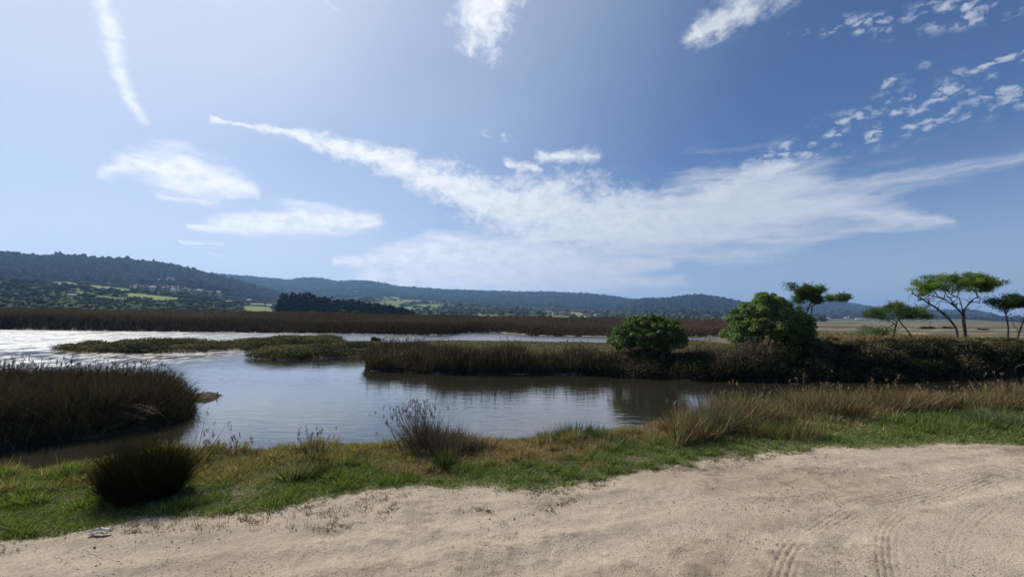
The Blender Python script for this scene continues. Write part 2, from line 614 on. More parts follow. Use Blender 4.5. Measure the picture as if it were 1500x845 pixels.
def dirt_mat():
    m, k, out = new_mat('dusty_track')
    t = m.node_tree
    b = t.nodes.new('ShaderNodeBsdfPrincipled')
    at = t.nodes.new('ShaderNodeAttribute'); at.attribute_name = 'Col'
    geo = t.nodes.new('ShaderNodeNewGeometry')
    pos = geo.outputs['Position']
    n1 = k.noise(k.mapping(pos, (0.9, 2.2, 1), rot=(0, 0, R(-14))), 1.2, 6, 0.6)
    n2 = k.noise(pos, 70.0, 4, 0.65)
    n3 = k.noise(pos, 260.0, 2, 0.6)
    vor = t.nodes.new('ShaderNodeTexVoronoi'); vor.inputs['Scale'].default_value = 55.0
    k.put(vor.inputs['Vector'], pos)
    patch = k.smooth(k.noise(pos, 2.3, 4, 0.6), 0.36, 0.62)
    vs = k.sep(vor.outputs['Color'])
    peb = k.m('MULTIPLY', k.m('MULTIPLY', k.smooth(vor.outputs['Distance'], 0.34, 0.18), k.smooth(vs[0], 0.5, 0.6)), patch)
    f = k.m('MULTIPLY', k.smooth(n1, 0.2, 0.8, 0.84, 1.14), k.m('MULTIPLY', k.smooth(n2, 0.2, 0.8, 0.74, 1.2), k.smooth(n3, 0.2, 0.8, 0.8, 1.15)))
    c = k.mix(1.0, at.outputs['Color'], k.xyz(f, f, f), 'MULTIPLY')
    c = k.mix(k.m('MULTIPLY', peb, 0.8), c, (0.11, 0.092, 0.07, 1))
    k.put(b.inputs['Base Color'], c)
    b.inputs['Roughness'].default_value = 1.0
    b.inputs['Specular IOR Level'].default_value = 0.1
    bp = t.nodes.new('ShaderNodeBump'); bp.inputs['Strength'].default_value = 0.85; bp.inputs['Distance'].default_value = 0.014
    k.put(bp.inputs['Height'], k.m('ADD', k.m('ADD', k.m('MULTIPLY', n1, 1.2), n2), k.m('ADD', k.m('MULTIPLY', n3, 0.3), k.m('MULTIPLY', peb, 0.8))))
    t.links.new(bp.outputs[0], b.inputs['Normal'])
    t.links.new(b.outputs[0], out.inputs['Surface'])
    return m


M_DIRT = dirt_mat()


def water_mat():
    m, k, out = new_mat('estuary_water')
    t = m.node_tree
    b = t.nodes.new('ShaderNodeBsdfPrincipled')
    b.inputs['Base Color'].default_value = (0.030, 0.028, 0.018, 1)
    b.inputs['IOR'].default_value = 1.33
    b.inputs['Coat Weight'].default_value = 0.7
    b.inputs['Coat Roughness'].default_value = 0.04
    b.inputs['Coat IOR'].default_value = 1.4
    geo = t.nodes.new('ShaderNodeNewGeometry')
    pos = geo.outputs['Position']
    # long swells and fine wavelets; the breeze ruffles the open water into small rough patches
    a = k.noise(k.mapping(pos, (1.0, 3.0, 1), rot=(0, 0, R(16))), 1.3, 3, 0.5, dist=0.6)
    c = k.noise(k.mapping(pos, (1.0, 2.2, 1), rot=(0, 0, R(-9))), 5.5, 3, 0.55)
    g = k.noise(k.mapping(pos, (0.5, 1.0, 1)), 0.16, 3, 0.5)
    px_, py_, _z = k.sep(pos)[:3]
    open_w = k.m('MULTIPLY', k.smooth(px_, -8.0, -24.0), k.smooth(py_, 15.0, 22.0))
    f = k.noise(k.mapping(pos, (3.6, 0.8, 1)), 1.0, 3, 0.7)
    f2 = k.noise(k.mapping(pos, (0.5, 0.16, 1)), 1.0, 3, 0.6)
    ruff = k.m('MULTIPLY', open_w, k.smooth(k.m('ADD', f, k.m('MULTIPLY', f2, 0.5)), 0.70, 0.86))
    far_w = k.m('MULTIPLY', k.smooth(py_, 22.0, 36.0), k.smooth(f2, 0.2, 0.6, 0.75, 1.0))
    rg = k.m('ADD', k.m('MULTIPLY_ADD', far_w, 0.20, 0.035), k.m('MULTIPLY', ruff, 0.38))
    k.put(b.inputs['Roughness'], rg)
    k.put(b.inputs['Coat Roughness'], rg)
    amp = k.smooth(g, 0.35, 0.7, 0.5, 1.2)
    h = k.m('MULTIPLY', k.m('ADD', k.m('MULTIPLY', a, 0.0105), k.m('MULTIPLY', c, 0.0029)), amp)
    bp = t.nodes.new('ShaderNodeBump')
    bp.inputs['Distance'].default_value = 1.0
    bp.inputs['Strength'].default_value = 1.0
    k.put(bp.inputs['Height'], h)
    t.links.new(bp.outputs[0], b.inputs['Coat Normal'])
    t.links.new(bp.outputs[0], b.inputs['Normal'])
    t.links.new(b.outputs[0], out.inputs['Surface'])
    return m


M_WATER = water_mat()

# ------------------------------------------------------------------ terrain layout
WZ = -1.0


def gz(lst, z):
    return [tuple(on_z(x, y, z)[:2]) for x, y in lst]


CREST = gz([(-260, 742), (-100, 716), (0, 699), (80, 690), (150, 680), (260, 668), (340, 662), (430, 659), (560, 655), (700, 652),
            (760, 648), (860, 640), (930, 636), (985, 626), (1030, 616), (1100, 607), (1200, 601), (1350, 596), (1500, 592), (1650, 589)], -0.03)
NEAR = CREST + [(60, 11), (80, 6), (80, -60), (-80, -60), (-80, 3.0), (-12, 3.8)]
ROADEDGE_PX = [(-200, 815), (0, 797), (70, 790), (150, 776), (220, 770), (300, 757), (400, 746), (500, 733), (600, 716), (700, 717), (780, 722), (850, 708),
               (960, 690), (1060, 678), (1130, 664), (1250, 657), (1400, 654), (1500, 655), (1700, 655)]
ROADEDGE = gz(ROADEDGE_PX, 0.0)
ROAD = ROADEDGE + [(40, 6), (60, -30), (-60, -30), (-40, 1)]
ISL_FRONT = gz([(540, 521), (535, 532), (538, 543), (600, 546), (700, 549), (800, 548), (900, 550), (1000, 556), (1100, 558), (1270, 557), (1400, 554), (1500, 556)], WZ)
ISL_BACK = gz([(1072, 488), (1066, 495), (1000, 503), (890, 507), (800, 505.5), (700, 504), (620, 504), (560, 510)], WZ)
ISLAND = ISL_FRONT + [(45, 19), (400, 10), (9000, 400), (9000, 9500), (1500, 9500), (130, 300)] + ISL_BACK
ISL_A_F = gz([(78, 512), (100, 516.5), (150, 517.5), (250, 517), (320, 514.5), (365, 512.5), (440, 509), (500, 507)], WZ)
ISL_A = ISL_A_F + [(x * 1.14, y * 1.14) for x, y in ISL_A_F[::-1]]
ISL_B_F = gz([(367, 524), (385, 527), (430, 526.5), (480, 524), (545, 521)], WZ)
ISL_B = ISL_B_F + [(ISL_B_F[-1][0] + 1, ISL_B_F[-1][1] + 5)] + [(x * 1.16, y * 1.16) for x, y in ISL_B_F[::-1]]
LEFT_I = gz([(-320, 705), (0, 660), (130, 642), (205, 630), (265, 617), (284, 604), (283, 592), (268, 584), (120, 581), (-320, 578)], WZ)
SPIT = gz([(280, 587), (300, 590), (318, 585), (325, 578), (312, 575), (284, 577)], WZ)
FAR_F = gz([(-900, 475), (-300, 480), (0, 483), (150, 485), (300, 486.5), (500, 488.6), (655, 491.2), (690, 487), (735, 487.5), (780, 491.5), (900, 493.5), (1000, 494), (1058, 492)], WZ)
FAR = FAR_F + [(55, 90), (140, 320), (1600, 9500), (-9500, 9500), (-9500, 200)]


def isl_top(x, y):
    t = sstep(x * 20.0 / np.maximum(y, 12.0), 9.8, 14.0)
    lo = -0.66 + 0.10 * fbm(x * 0.5, y * 0.5, 3, 5)
    hi = 0.14 + 0.6 * (fbm(x * 0.45, y * 0.45, 3, 9) - 0.5) - 0.25 * sstep(y, 26, 45) + 0.35 * np.exp(-((x - 24.5) / 3.0) ** 2 - ((y - 23) / 4.0) ** 2)
    hi = hi * (1 - sstep(y, 40, 300)) + 0.1 * sstep(y, 40, 300)
    return lo * (1 - t) + hi * t


def prof(s, top, bw):
    return np.where(s > 0, WZ + (top - WZ) * sstep(s / bw), np.maximum(-2.2, WZ + 0.55 * s))


def height(x, y):
    x = np.asarray(x, float); y = np.asarray(y, float)
    w = (fbm(x * 0.9, y * 0.9, 4, 3) - 0.5)
    h = prof(sdf(x, y, NEAR) + 0.8 + 0.35 * w, 0.0 + 0.05 * (fbm(x * 1.1, y * 1.1, 3, 21) - 0.5), 0.8)
    h = np.maximum(h, prof(sdf(x, y, ISLAND) + 0.7 * w, isl_top(x, y), 1.0))
    h = np.maximum(h, prof(sdf(x, y, ISL_A) + 0.9 * w, -0.78 + 0.1 * w, 0.9))
    h = np.maximum(h, prof(sdf(x, y, ISL_B) + 0.8 * w, -0.76 + 0.1 * w, 0.9))
    h = np.maximum(h, prof(sdf(x, y, LEFT_I) + 0.3 * w, -0.62, 0.6))
    h = np.maximum(h, prof(sdf(x, y, SPIT) + 0.12 * w, -0.93, 0.25))
    h = np.maximum(h, prof(sdf(x, y, FAR) + 1.6 * w, -0.62 + 0.1 * w + 0.9 * sstep(np.hypot(x, y), 68, 108) * (1 - sstep(np.hypot(x, y), 130, 220)), 2.5))
    return h


def road_mask(x, y):
    """>0 on the bare track"""
    return sdf(x, y, ROAD) + 0.30 * (fbm(x * 1.7, y * 1.7, 4, 31) - 0.5)


DIRT_C = np.array([0.470, 0.388, 0.286])

# ground: one polar sheet out to the horizon
ang = np.concatenate([np.arange(-180, -66, 3.0), np.arange(-66, 66, 0.22), np.arange(66, 180, 3.0)])
ang = np.radians(ang)
NR = 430
rad = 0.55 * (9400 / 0.55) ** (np.arange(NR) / (NR - 1))
RR, AA = np.meshgrid(rad, ang, indexing='ij')
GX, GY = RR * np.sin(AA), RR * np.cos(AA)
GH = height(GX, GY)
GH = GH - 0.045 * sstep(road_mask(GX, GY), 0.1, 0.4) * (GY < 9) * (GY > 0.6)


def ground_cols(x, y, h):
    n = fbm(x * 0.8, y * 0.8, 4, 41)
    c = np.empty(x.shape + (3,))
    mud = np.array([0.060, 0.050, 0.036])
    c[:] = mud
    rm = road_mask(x, y)
    near = (y < 13) & (h > -0.9)
    soil = np.array([0.16, 0.125, 0.075])
    c[near] = soil
    t = sstep(rm, -0.25, 0.12)[..., None]
    nr = near[..., None] & np.ones(3, bool)
    c = np.where(nr, c * (1 - t) + DIRT_C * t, c)
    sand = np.array([0.34, 0.29, 0.21])  # pale mud edge at the waterline, its wet gleam put into the colour
    low = (h > -1.02) & (h < -0.86) & (y > 14)
    c[low] = sand
    bank_shade = sstep(x, 2, 9) * sstep(26.5, 0, 1) if False else sstep(x, 1, 8) * sstep(27 - y, 0, 2)  # shade of the right bank face, painted into the ground colour
    c = np.where(low[..., None], c * (1 - bank_shade[..., None]) + np.array([0.035, 0.030, 0.022]) * bank_shade[..., None], c)
    top = (y > 14) & (h >= -0.86)
    base = np.array([0.085, 0.075, 0.045])
    tan = np.array([0.165, 0.138, 0.082])
    pinkb = np.array([0.085, 0.075, 0.045])
    right = sstep(x - 0.45 * y, -2, 6)[..., None] * sstep(y, 21, 26)[..., None]
    strip = sstep(fbm(x * 0.03, np.log(np.maximum(y, 1)) * 9.0, 4, 77, .6), 0.38, 0.58)[..., None]
    pale = sstep(fbm(x * 0.02 + 7, np.log(np.maximum(y, 1)) * 12.0, 3, 79), 0.62, 0.7)[..., None]
    dune = (tan * (1 - strip) + pinkb * strip) * (1 - pale) + np.array([0.27, 0.22, 0.145]) * pale
    cc = base * (1 - right) + dune * right
    far = sstep(y, 160, 420)[..., None]
    cc = cc * (1 - far) + np.array([0.075, 0.095, 0.04]) * far * (1 - right) + dune * far * right
    face_shade = (bank_shade * sstep(h, 0.9, 0.55))[..., None]
    cc = cc * (1 - face_shade) + np.array([0.035, 0.032, 0.022]) * face_shade
    c = np.where(top[..., None], cc, c)
    return c


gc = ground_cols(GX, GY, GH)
nA = len(ang)
ii = np.arange(NR - 1)[:, None] * nA
jj = np.arange(nA)[None, :]
jn = (jj + 1) % nA
F = np.stack([ii + jj, ii + nA + jj, ii + nA + jn, ii + jn], -1).reshape(-1, 4)[:, ::-1]
V = np.stack([GX, GY, GH], -1).reshape(-1, 3)
c0 = len(V)
V = np.vstack([V, [[0, 0, float(height(np.array([0.0]), np.array([0.0]))[0])]]])
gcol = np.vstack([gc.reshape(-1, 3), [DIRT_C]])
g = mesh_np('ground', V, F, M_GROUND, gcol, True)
tag(g, 'grassy soil bank, marsh mud and dune land running back to the hills', 'ground', kind='structure')

# water sheet
a = np.radians(np.arange(0, 360, 5.0))
Vw = np.vstack([[[0, 0, WZ]], np.stack([9000 * np.sin(a), 9000 * np.cos(a), np.full(len(a), WZ)], 1)])
Fw = np.array([[0, 1 + (i + 1) % len(a), 1 + i] for i in range(len(a))])
wtr = mesh_np('water', Vw, Fw, M_WATER)
tag(wtr, 'calm rippled estuary water reflecting the sky', 'water', kind='structure')

# dirt track: fine sheet with tyre marks pressed in
step = 0.014
tx = np.arange(-5.2, 9.6, step); ty = np.arange(1.0, 7.4, step)
TY, TX = np.meshgrid(ty, tx, indexing='ij')
rm = road_mask(TX, TY)
TH = height(TX, TY) + 0.006 + 0.02 * (fbm(TX * 4, TY * 4, 5, 61, .6) - 0.5) + 0.007 * (fbm(TX * 20, TY * 20, 2, 62) - 0.5)
TH = TH - 0.05 * sstep(-rm, 0.0, 0.35)
tc_ = np.repeat(DIRT_C[None], TX.size, 0).reshape(TX.shape + (3,)).copy()
damp = sstep(fbm(TX * 0.7 + 3, TY * 1.6, 4, 66), 0.45, 0.72)[..., None]
tc_ = tc_ * (1 - 0.20 * damp * np.array([0.85, 1.0, 1.12]))
clod = sstep(fbm(TX * 9, TY * 14, 4, 68, .6), 0.54, 0.66)[..., None] * sstep(fbm(TX * 1.3, TY * 2.0, 3, 69), 0.4, 0.6)[..., None]
tc_ = tc_ * (1 - 0.19 * clod)
TH = TH + 0.006 * clod[..., 0]
tyres = [  # px path, half width m, pitch m, depth
    ([(1140, 850), (1158, 806), (1195, 780), (1245, 750), (1300, 733), (1380, 712), (1500, 684)], 0.085, 0.055, 0.011),
    ([(1300, 850), (1294, 806), (1302, 772), (1340, 744), (1400, 722), (1450, 702), (1530, 680)], 0.075, 0.045, 0.010),
    ([(1090, 736), (1190, 729), (1260, 722), (1340, 709), (1430, 690), (1530, 668)], 0.080, 0.055, 0.008),
    ([(1398, 850), (1402, 800), (1430, 760), (1480, 730), (1540, 712)], 0.08, 0.05, 0.006),
    ([(1040, 860), (1110, 806), (1230, 757), (1350, 730), (1530, 697)], 0.10, 0, 0.016),
    ([(1225, 860), (1238, 800), (1290, 760), (1390, 730), (1530, 703)], 0.10, 0, 0.016),
    ([(700, 860), (900, 795), (1100, 752), (1300, 718), (1540, 682)], 0.13, 0, 0.016),
    ([(150, 860), (500, 815), (800, 770), (1050, 733), (1280, 700), (1540, 664)], 0.13, 0, 0.018),
    ([(-120, 832), (200, 808), (450, 785), (650, 764), (850, 742), (1080, 712), (1300, 684)], 0.12, 0, 0.016),
]
for path, hw, pitch, dep in tyres:
    pts = curve_pts([on_z(x, y, 0)[:2] for x, y in path], 60)
    seg = np.vstack([[0], np.cumsum(np.linalg.norm(np.diff(pts, axis=0), axis=1))[:, None]]).ravel()
    best = np.full(TX.shape, 1e9); su = np.zeros(TX.shape); sv = np.zeros(TX.shape)
    for i in range(len(pts) - 1):
        e = pts[i + 1] - pts[i]; L = np.linalg.norm(e)
        if L < 1e-6: continue
        t = ((TX - pts[i, 0]) * e[0] + (TY - pts[i, 1]) * e[1]) / L
        d = ((TX - pts[i, 0]) * -e[1] + (TY - pts[i, 1]) * e[0]) / L
        tcl = np.clip(t, 0, L)
        dd = np.hypot(TX - pts[i, 0] - e[0] / L * tcl, TY - pts[i, 1] - e[1] / L * tcl)
        m_ = dd < best
        best[m_] = dd[m_]; su[m_] = (seg[i] + tcl)[m_]; sv[m_] = d[m_]
    inside = sstep(hw - best, -0.01, 0.02)
    if pitch == 0:   # long faint rut, no tread left
        wv = 0.35 + 0.65 * sstep(fbm(TX * 1.1, TY * 1.1, 3, 93), 0.3, 0.65)
        TH = TH - dep * wv * np.exp(-(best / hw) ** 2) + 0.45 * dep * wv * np.exp(-((best - 1.7 * hw) / (0.5 * hw)) ** 2)
        tc_ = tc_ * (1 + 0.07 * (wv * np.exp(-(best / hw) ** 2))[..., None] - 0.13 * (wv * np.exp(-((best - 1.6 * hw) / (0.45 * hw)) ** 2) * sstep(fbm(TX * 14, TY * 14, 3, 94), 0.4, 0.6))[..., None])
        continue
    rows = sstep(np.cos(sv / hw * 2 * math.pi * 2.1), 0.3, 0.9)
    lugs = 0.5 + 0.5 * np.sign(np.sin((su + np.abs(sv) * 0.5) / pitch * 2 * math.pi))
    worn = sstep(fbm(TX * 2.2, TY * 2.2, 4, 91 + int(hw * 1000)), 0.24, 0.52)
    prs = inside * worn * (0.75 * rows + 0.25 * rows * lugs)
    TH = TH - dep * prs * 1.2
    tc_ = tc_ * (1 - 0.04 * (inside * worn)[..., None])
nx, ny = len(tx), len(ty)
keep = (rm > -0.45)
fi = (np.arange(ny - 1)[:, None] * nx + np.arange(nx - 1)[None, :]).ravel()
kf = keep[:-1, :-1].ravel()
fi = fi[kf]
F = np.stack([fi, fi + 1, fi + nx + 1, fi + nx], 1)
Vt = np.stack([TX, TY, TH], -1).reshape(-1, 3)
used = np.unique(F); rem = np.full(len(Vt), -1); rem[used] = np.arange(len(used))
trk = mesh_np('dirt_track', Vt[used], rem[F], M_DIRT, tc_.reshape(-1, 3)[used], True)
tag(trk, 'pale dusty dirt track with curving tyre marks', 'dirt track', kind='structure')


# ------------------------------------------------------------------ hills
HOUSES = [
    ('A', 233, 410.5, 10, 2.6, 'long pale shed alone high on the near hill beside the bare slope', 'slate'),
    ('A', 218, 422, 4, 3.2, 'small white house left of the dark copse below the bare slope', 'tile'),
    ('A', 226, 421.5, 8, 2.4, 'long low white house just left of the bare slope on the near hill', 'slate'),
    ('A', 237, 422, 6, 2.6, 'white house touching the left edge of the bare slope', 'tile'),
    ('A', 233, 430, 4, 3.2, 'bright white house directly above the wide pale field', 'tile'),
    ('A', 252, 426, 5, 5, 'tall grey building at the foot of the bare slope', 'slate'),
    ('A', 291, 426, 6, 2.8, 'white house right of the bare slope, first of a row of three', 'slate'),
    ('A', 307, 428, 6, 2.8, 'pale house in the middle of the row right of the bare slope', 'tile'),
    ('A', 321, 429, 7, 2.8, 'white house at the far end of the row right of the bare slope', 'slate'),
    ('A', 104, 432.5, 8, 2.2, 'low white shed among the scrub at the left foot of the near hill', 'slate'),
    ('A', 376, 446, 16, 2.4, 'long white farm shed above the bright green field beside the pine wood', 'slate'),
    ('A', 393, 447.5, 7, 2.6, 'short white farm shed next to the left edge of the pine wood', 'slate'),
    ('A', 362, 440, 8, 3.4, 'grey roofed house above the long white farm shed', 'slate'),
    ('B', 568, 439, 4, 3, 'white house over the right end of the pine wood', 'slate'),
    ('B', 586, 440, 4, 3, 'white house highest in the village of scattered fields', 'tile'),
    ('B', 812, 459, 5, 4.5, 'tall white house in the middle of the hamlet beyond the brown reeds', 'tile'),
    ('B', 805, 458, 6, 3, 'red roofed house left of the tall white house in the hamlet', 'tile'),
    ('B', 823, 458.5, 8, 2.8, 'long red roofed house right of the tall white house in the hamlet', 'tile'),
    ('B', 872, 462, 4, 3, 'lone bright white house between the hamlet and the round bush', 'slate'),
    ('B', 914, 449, 4, 2.8, 'white house high on the ridge above the smaller round bush', 'slate'),
    ('B', 940, 451, 4, 3.2, 'pale tower like house right of the white house high on the ridge', 'slate'),
    ('D', 1240, 466, 6, 2.6, 'white house at the near end of the distant town under the far ridge', 'slate'),
    ('D', 1258, 467.5, 8, 3, 'wide white building in the middle of the distant town under the far ridge', 'slate'),
    ('D', 1268, 468, 5, 2.4, 'small white house at the lower end of the distant town', 'tile'),
    ('D', 1210, 466, 7, 2.2, 'pale long building of the distant town close to the wind swept pine', 'slate'),
    ('D', 1356, 467, 6, 2.2, 'pale building seen through the bare branches of the leaning pine', 'slate'),
]


def clear_of_houses(P):
    px, py = project(P)
    ok = np.ones(len(P), bool)
    for h in HOUSES:
        ok &= ~((np.abs(px - h[1]) < h[3] / 2 + 1.0) & (py > h[2] - 0.5) & (py < h[2] + 6.5))
    return ok


class Hill:
    pass


def make_hill(label, px0, px1, ridge, apron, dist, daz, tree_h, cover, seed):
    H = Hill()
    az0, az1 = azel(px0, 440)[0], azel(px1, 440)[0]
    A = np.radians(np.arange(az0, az1, daz))

    def prof_of(pts):
        ae = np.array([azel(x, y) for x, y in pts])
        return np.interp(np.degrees(A), ae[:, 0], np.tan(np.radians(ae[:, 1])))
    tr, ta = prof_of(ridge), prof_of(apron)
    d0, da, dr = dist
    s = np.concatenate([np.linspace(0, 1, 70), np.linspace(1, 2, 60)[1:], np.linspace(2, 2.6, 10)[1:]])
    S = s[:, None] + 0 * A[None]
    fade = np.minimum(sstep((A - A[0]) / R(2.5)), sstep((A[-1] - A) / R(2.5)))[None]
    d = np.where(S < 1, d0 + (da - d0) * S, np.where(S < 2, da + (dr - da) * (S - 1), dr + (dr - da) * (S - 2)))
    za = EYE[2] + ta[None] * da
    zr = EYE[2] + tr[None] * dr - tree_h
    z0 = -1.5
    z = np.where(S < 1, z0 + (za - z0) * np.clip(S, 0, 1) ** 1.15, 0)
    t = np.clip(S - 1, 0, 1)
    z = np.where((S >= 1) & (S < 2), za + (zr - za) * (0.35 * t + 0.65 * sstep(t)), z)
    z = np.where(S >= 2, zr - (zr - za) * 0.8 * ((S - 2) / 0.6) ** 1.3, z)
    AZ = A[None] + 0 * S
    X, Y = d * np.sin(AZ), d * np.cos(AZ)
    n = fbm(X / 260 + seed, Y / 260, 4, seed) - 0.5
    z = z + n * 0.16 * (zr - z0) * np.sin(np.clip(S / 2, 0, 1) * math.pi)
    z = z0 * (1 - fade) + z * fade if False else z
    H.A, H.s, H.d, H.z, H.X, H.Y = A, s, d, z, X, Y
    px, py = project(np.stack([X, Y, z], -1))
    H.px, H.py = px, py
    cols, forest = cover(px, py, S, X, Y)
    H.forest = forest
    ns, na = S.shape
    i = (np.arange(ns - 1)[:, None] * na + np.arange(na - 1)[None]).ravel()
    F = np.stack([i, i + 1, i + na + 1, i + na], 1)
    H.obj = mesh_np('hill', np.stack([X, Y, z], -1).reshape(-1, 3), F, M_FAR, cols.reshape(-1, 3), True)
    tag(H.obj, label, 'hill', kind='structure')
    return H


def hill_at(H, px_, py_):
    """world point on the hill's near face under a photo pixel"""
    a_ = R(azel(px_, py_)[0])
    j = int(np.clip(np.searchsorted(H.A, a_), 1, len(H.A) - 2))
    k = np.where(H.py[:, j] <= py_)[0]
    i = k[0] if len(k) else 60
    return np.array([H.X[i, j], H.Y[i, j], H.z[i, j]])


# perturbed icosahedron used for far tree crowns
_t = (1 + 5 ** .5) / 2
ICO = np.array([[-1, _t, 0], [1, _t, 0], [-1, -_t, 0], [1, -_t, 0], [0, -1, _t], [0, 1, _t], [0, -1, -_t], [0, 1, -_t], [_t, 0, -1], [_t, 0, 1], [-_t, 0, -1], [-_t, 0, 1]]) / math.hypot(1, _t)
ICOF = np.array([[0, 11, 5], [0, 5, 1], [0, 1, 7], [0, 7, 10], [0, 10, 11], [1, 5, 9], [5, 11, 4], [11, 10, 2], [10, 7, 6], [7, 1, 8],
                 [3, 9, 4], [3, 4, 2], [3, 2, 6], [3, 6, 8], [3, 8, 9], [4, 9, 5], [2, 4, 11], [6, 2, 10], [8, 6, 7], [9, 8, 1]])


def blob_trees(P, r, h, cols, jit=0.28):
    n = len(P)
    B = ICO[None] * (1 + rng.normal(size=(n, 12, 1)) * jit).clip(0.45, 1.6)
    B = B * np.stack([r, r, h * 0.5], 1)[:, None]
    V = (B + P[:, None] + np.stack([0 * r, 0 * r, h * 0.45], 1)[:, None]).reshape(-1, 3)
    F = (ICOF[None] + (np.arange(n) * 12)[:, None, None]).reshape(-1, 3)
    C = np.repeat(cols, 12, 0) * (1 + rng.normal(size=(n * 12, 1)) * 0.12)
    return V, F, C


def scatter_hill(H, n, s0, s1, keep):
    out = []
    si = rng.uniform(s0, s1, n); ai = rng.uniform(0, len(H.A) - 1.01, n)
    k = np.interp(si, H.s, np.arange(len(H.s)))
    i, j = k.astype(int).clip(0, len(H.s) - 2), ai.astype(int)
    fu, fv = k - i, ai - j
    def bil(Q):
        return (Q[i, j] * (1 - fv) + Q[i, j + 1] * fv) * (1 - fu) + (Q[i + 1, j] * (1 - fv) + Q[i + 1, j + 1] * fv) * fu
    P = np.stack([bil(H.X), bil(H.Y), bil(H.z)], 1)
    f = H.forest[i, j]
    kk = keep(f, rng.random(n))
    P = P[kk]
    return P[clear_of_houses(P)]


FOREST = np.array([0.018, 0.028, 0.018])
FIELD = np.array([0.20, 0.235, 0.10])
SCRUB = np.array([0.052, 0.066, 0.038])
FIELDS_A = [
    [(72, 412.5), (98, 412), (118, 416), (116, 418.5), (92, 418), (70, 415)],
    [(126, 417.5), (150, 419), (192, 424), (190, 427), (158, 425.5), (128, 421)],
    [(100, 423), (118, 423), (116, 426), (102, 425.5)],
    [(184, 428.5), (215, 431.5), (262, 436.5), (258, 440.5), (225, 438.5), (188, 434.5)],
    [(112, 427), (138, 430), (136, 432.5), (114, 430)],
    [(140, 433), (185, 437), (194, 440), (160, 439)],
    [(8, 413), (17, 413), (17, 416), (8, 416)],
    [(330, 440), (350, 441), (348, 443.5), (330, 443)],
    [(356, 448), (398, 449), (400, 457), (362, 457.5)],
]
BARE_A = [[(240, 402), (256, 408), (268, 416), (292, 427), (262, 433), (246, 424), (238, 412)], [(185, 417), (206, 411), (218, 422), (205, 428), (190, 424)]]


def cover_a(px, py, S, X, Y):
    n = fbm(X / 90, Y / 90, 4, 5)
    n2 = fbm(X / 400, Y / 250, 3, 8)
    fo = sstep(S + 0.5 * (n - 0.5), 0.95, 1.1)
    cols = SCRUB * (0.7 + 0.7 * n[..., None]) * (1 - fo[..., None]) + FOREST * fo[..., None]
    gr = sstep(n2, 0.5, 0.6)[..., None] * (1 - fo[..., None])
    cols = cols * (1 - 0.6 * gr) + np.array([0.085, 0.11, 0.055]) * 0.6 * gr
    forest = fo + 0.42 * (1 - fo)
    for q in FIELDS_A:
        m_ = in_poly_px(px, py, q) & (S < 2)
        cols[m_] = FIELD * (0.9 + 0.3 * n[m_][:, None]); forest[m_] = 0
    for q in BARE_A:
        m_ = in_poly_px(px + 6 * (n - .5), py + 4 * (n - .5), q) & (S < 2)
        cols[m_] = np.array([0.13, 0.125, 0.11]); forest[m_] = 0.12
    return cols, forest


HILL_A = make_hill('near wooded hill with pale green fields on its lower slope', -260, 560,
                   [(-260, 362), (-100, 366), (0, 371), (50, 376), (100, 376), (130, 378), (165, 381), (180, 379), (192, 383), (230, 386), (270, 393), (300, 401), (330, 408), (370, 418), (410, 430), (450, 445), (500, 460), (560, 466)],
                   [(-260, 398), (0, 404), (60, 408), (130, 412), (200, 418), (280, 424), (340, 434), (400, 446), (450, 456), (500, 463), (560, 467)],
                   (250, 1250, 2000), 0.10, 8.0, cover_a, 3)

FIELDS_B = [
    [(562, 440), (600, 439), (628, 441), (600, 443), (570, 443)], [(610, 446), (648, 447), (640, 450), (604, 449)], [(580, 449), (612, 452), (604, 455), (582, 453)],
    [(556, 434), (590, 436), (585, 438), (558, 437)], [(800, 462), (838, 463), (832, 468), (806, 468)], [(700, 460), (735, 462), (730, 464), (702, 463)],
    [(835, 457), (850, 458), (862, 465), (846, 465)],
]


def cover_b(px, py, S, X, Y):
    n = fbm(X / 160, Y / 160, 4, 15)
    n2 = fbm(X / 120, Y / 330, 4, 18)
    fo = sstep(S + 0.7 * (n - 0.5), 0.75, 1.05)
    cols = SCRUB * (0.8 + 0.6 * n[..., None]) * (1 - fo[..., None]) + FOREST * fo[..., None]
    villg = in_poly_px(px, py, [(545, 433), (640, 437), (660, 452), (600, 458), (560, 452)])
    gr = (sstep(n2, 0.46, 0.56) * villg)[..., None]
    cols = cols * (1 - gr) + FIELD * 0.8 * gr
    forest = fo + 0.5 * (1 - fo) * (1 - 0.7 * gr[..., 0])
    gl = sstep(n2, 0.58, 0.66)[..., None] * fo[..., None] * (S < 1.5)[..., None]
    cols = cols * (1 - 0.45 * gl) + np.array([0.10, 0.12, 0.06]) * 0.45 * gl
    forest = forest * (1 - 0.45 * gl[..., 0])
    for q in FIELDS_B:
        m_ = in_poly_px(px, py, q) & (S < 2)
        cols[m_] = FIELD; forest[m_] = 0.05
    return cols, forest


HILL_B = make_hill('long blue wooded ridge across the middle of the valley', 200, 1160,
                   [(200, 404), (330, 403), (380, 407), (425, 411), (440, 408), (470, 408), (490, 413), (520, 411.5), (545, 413), (580, 420), (640, 424.5), (700, 426), (760, 428), (800, 428), (870, 431), (900, 435), (920, 438), (960, 441), (1010, 446), (1080, 455), (1160, 466)],
                   [(200, 425), (300, 428), (450, 437), (560, 436), (650, 441), (760, 449), (850, 454), (950, 457), (1080, 463), (1160, 468)],
                   (480, 2300, 3800), 0.09, 10.0, cover_b, 7)


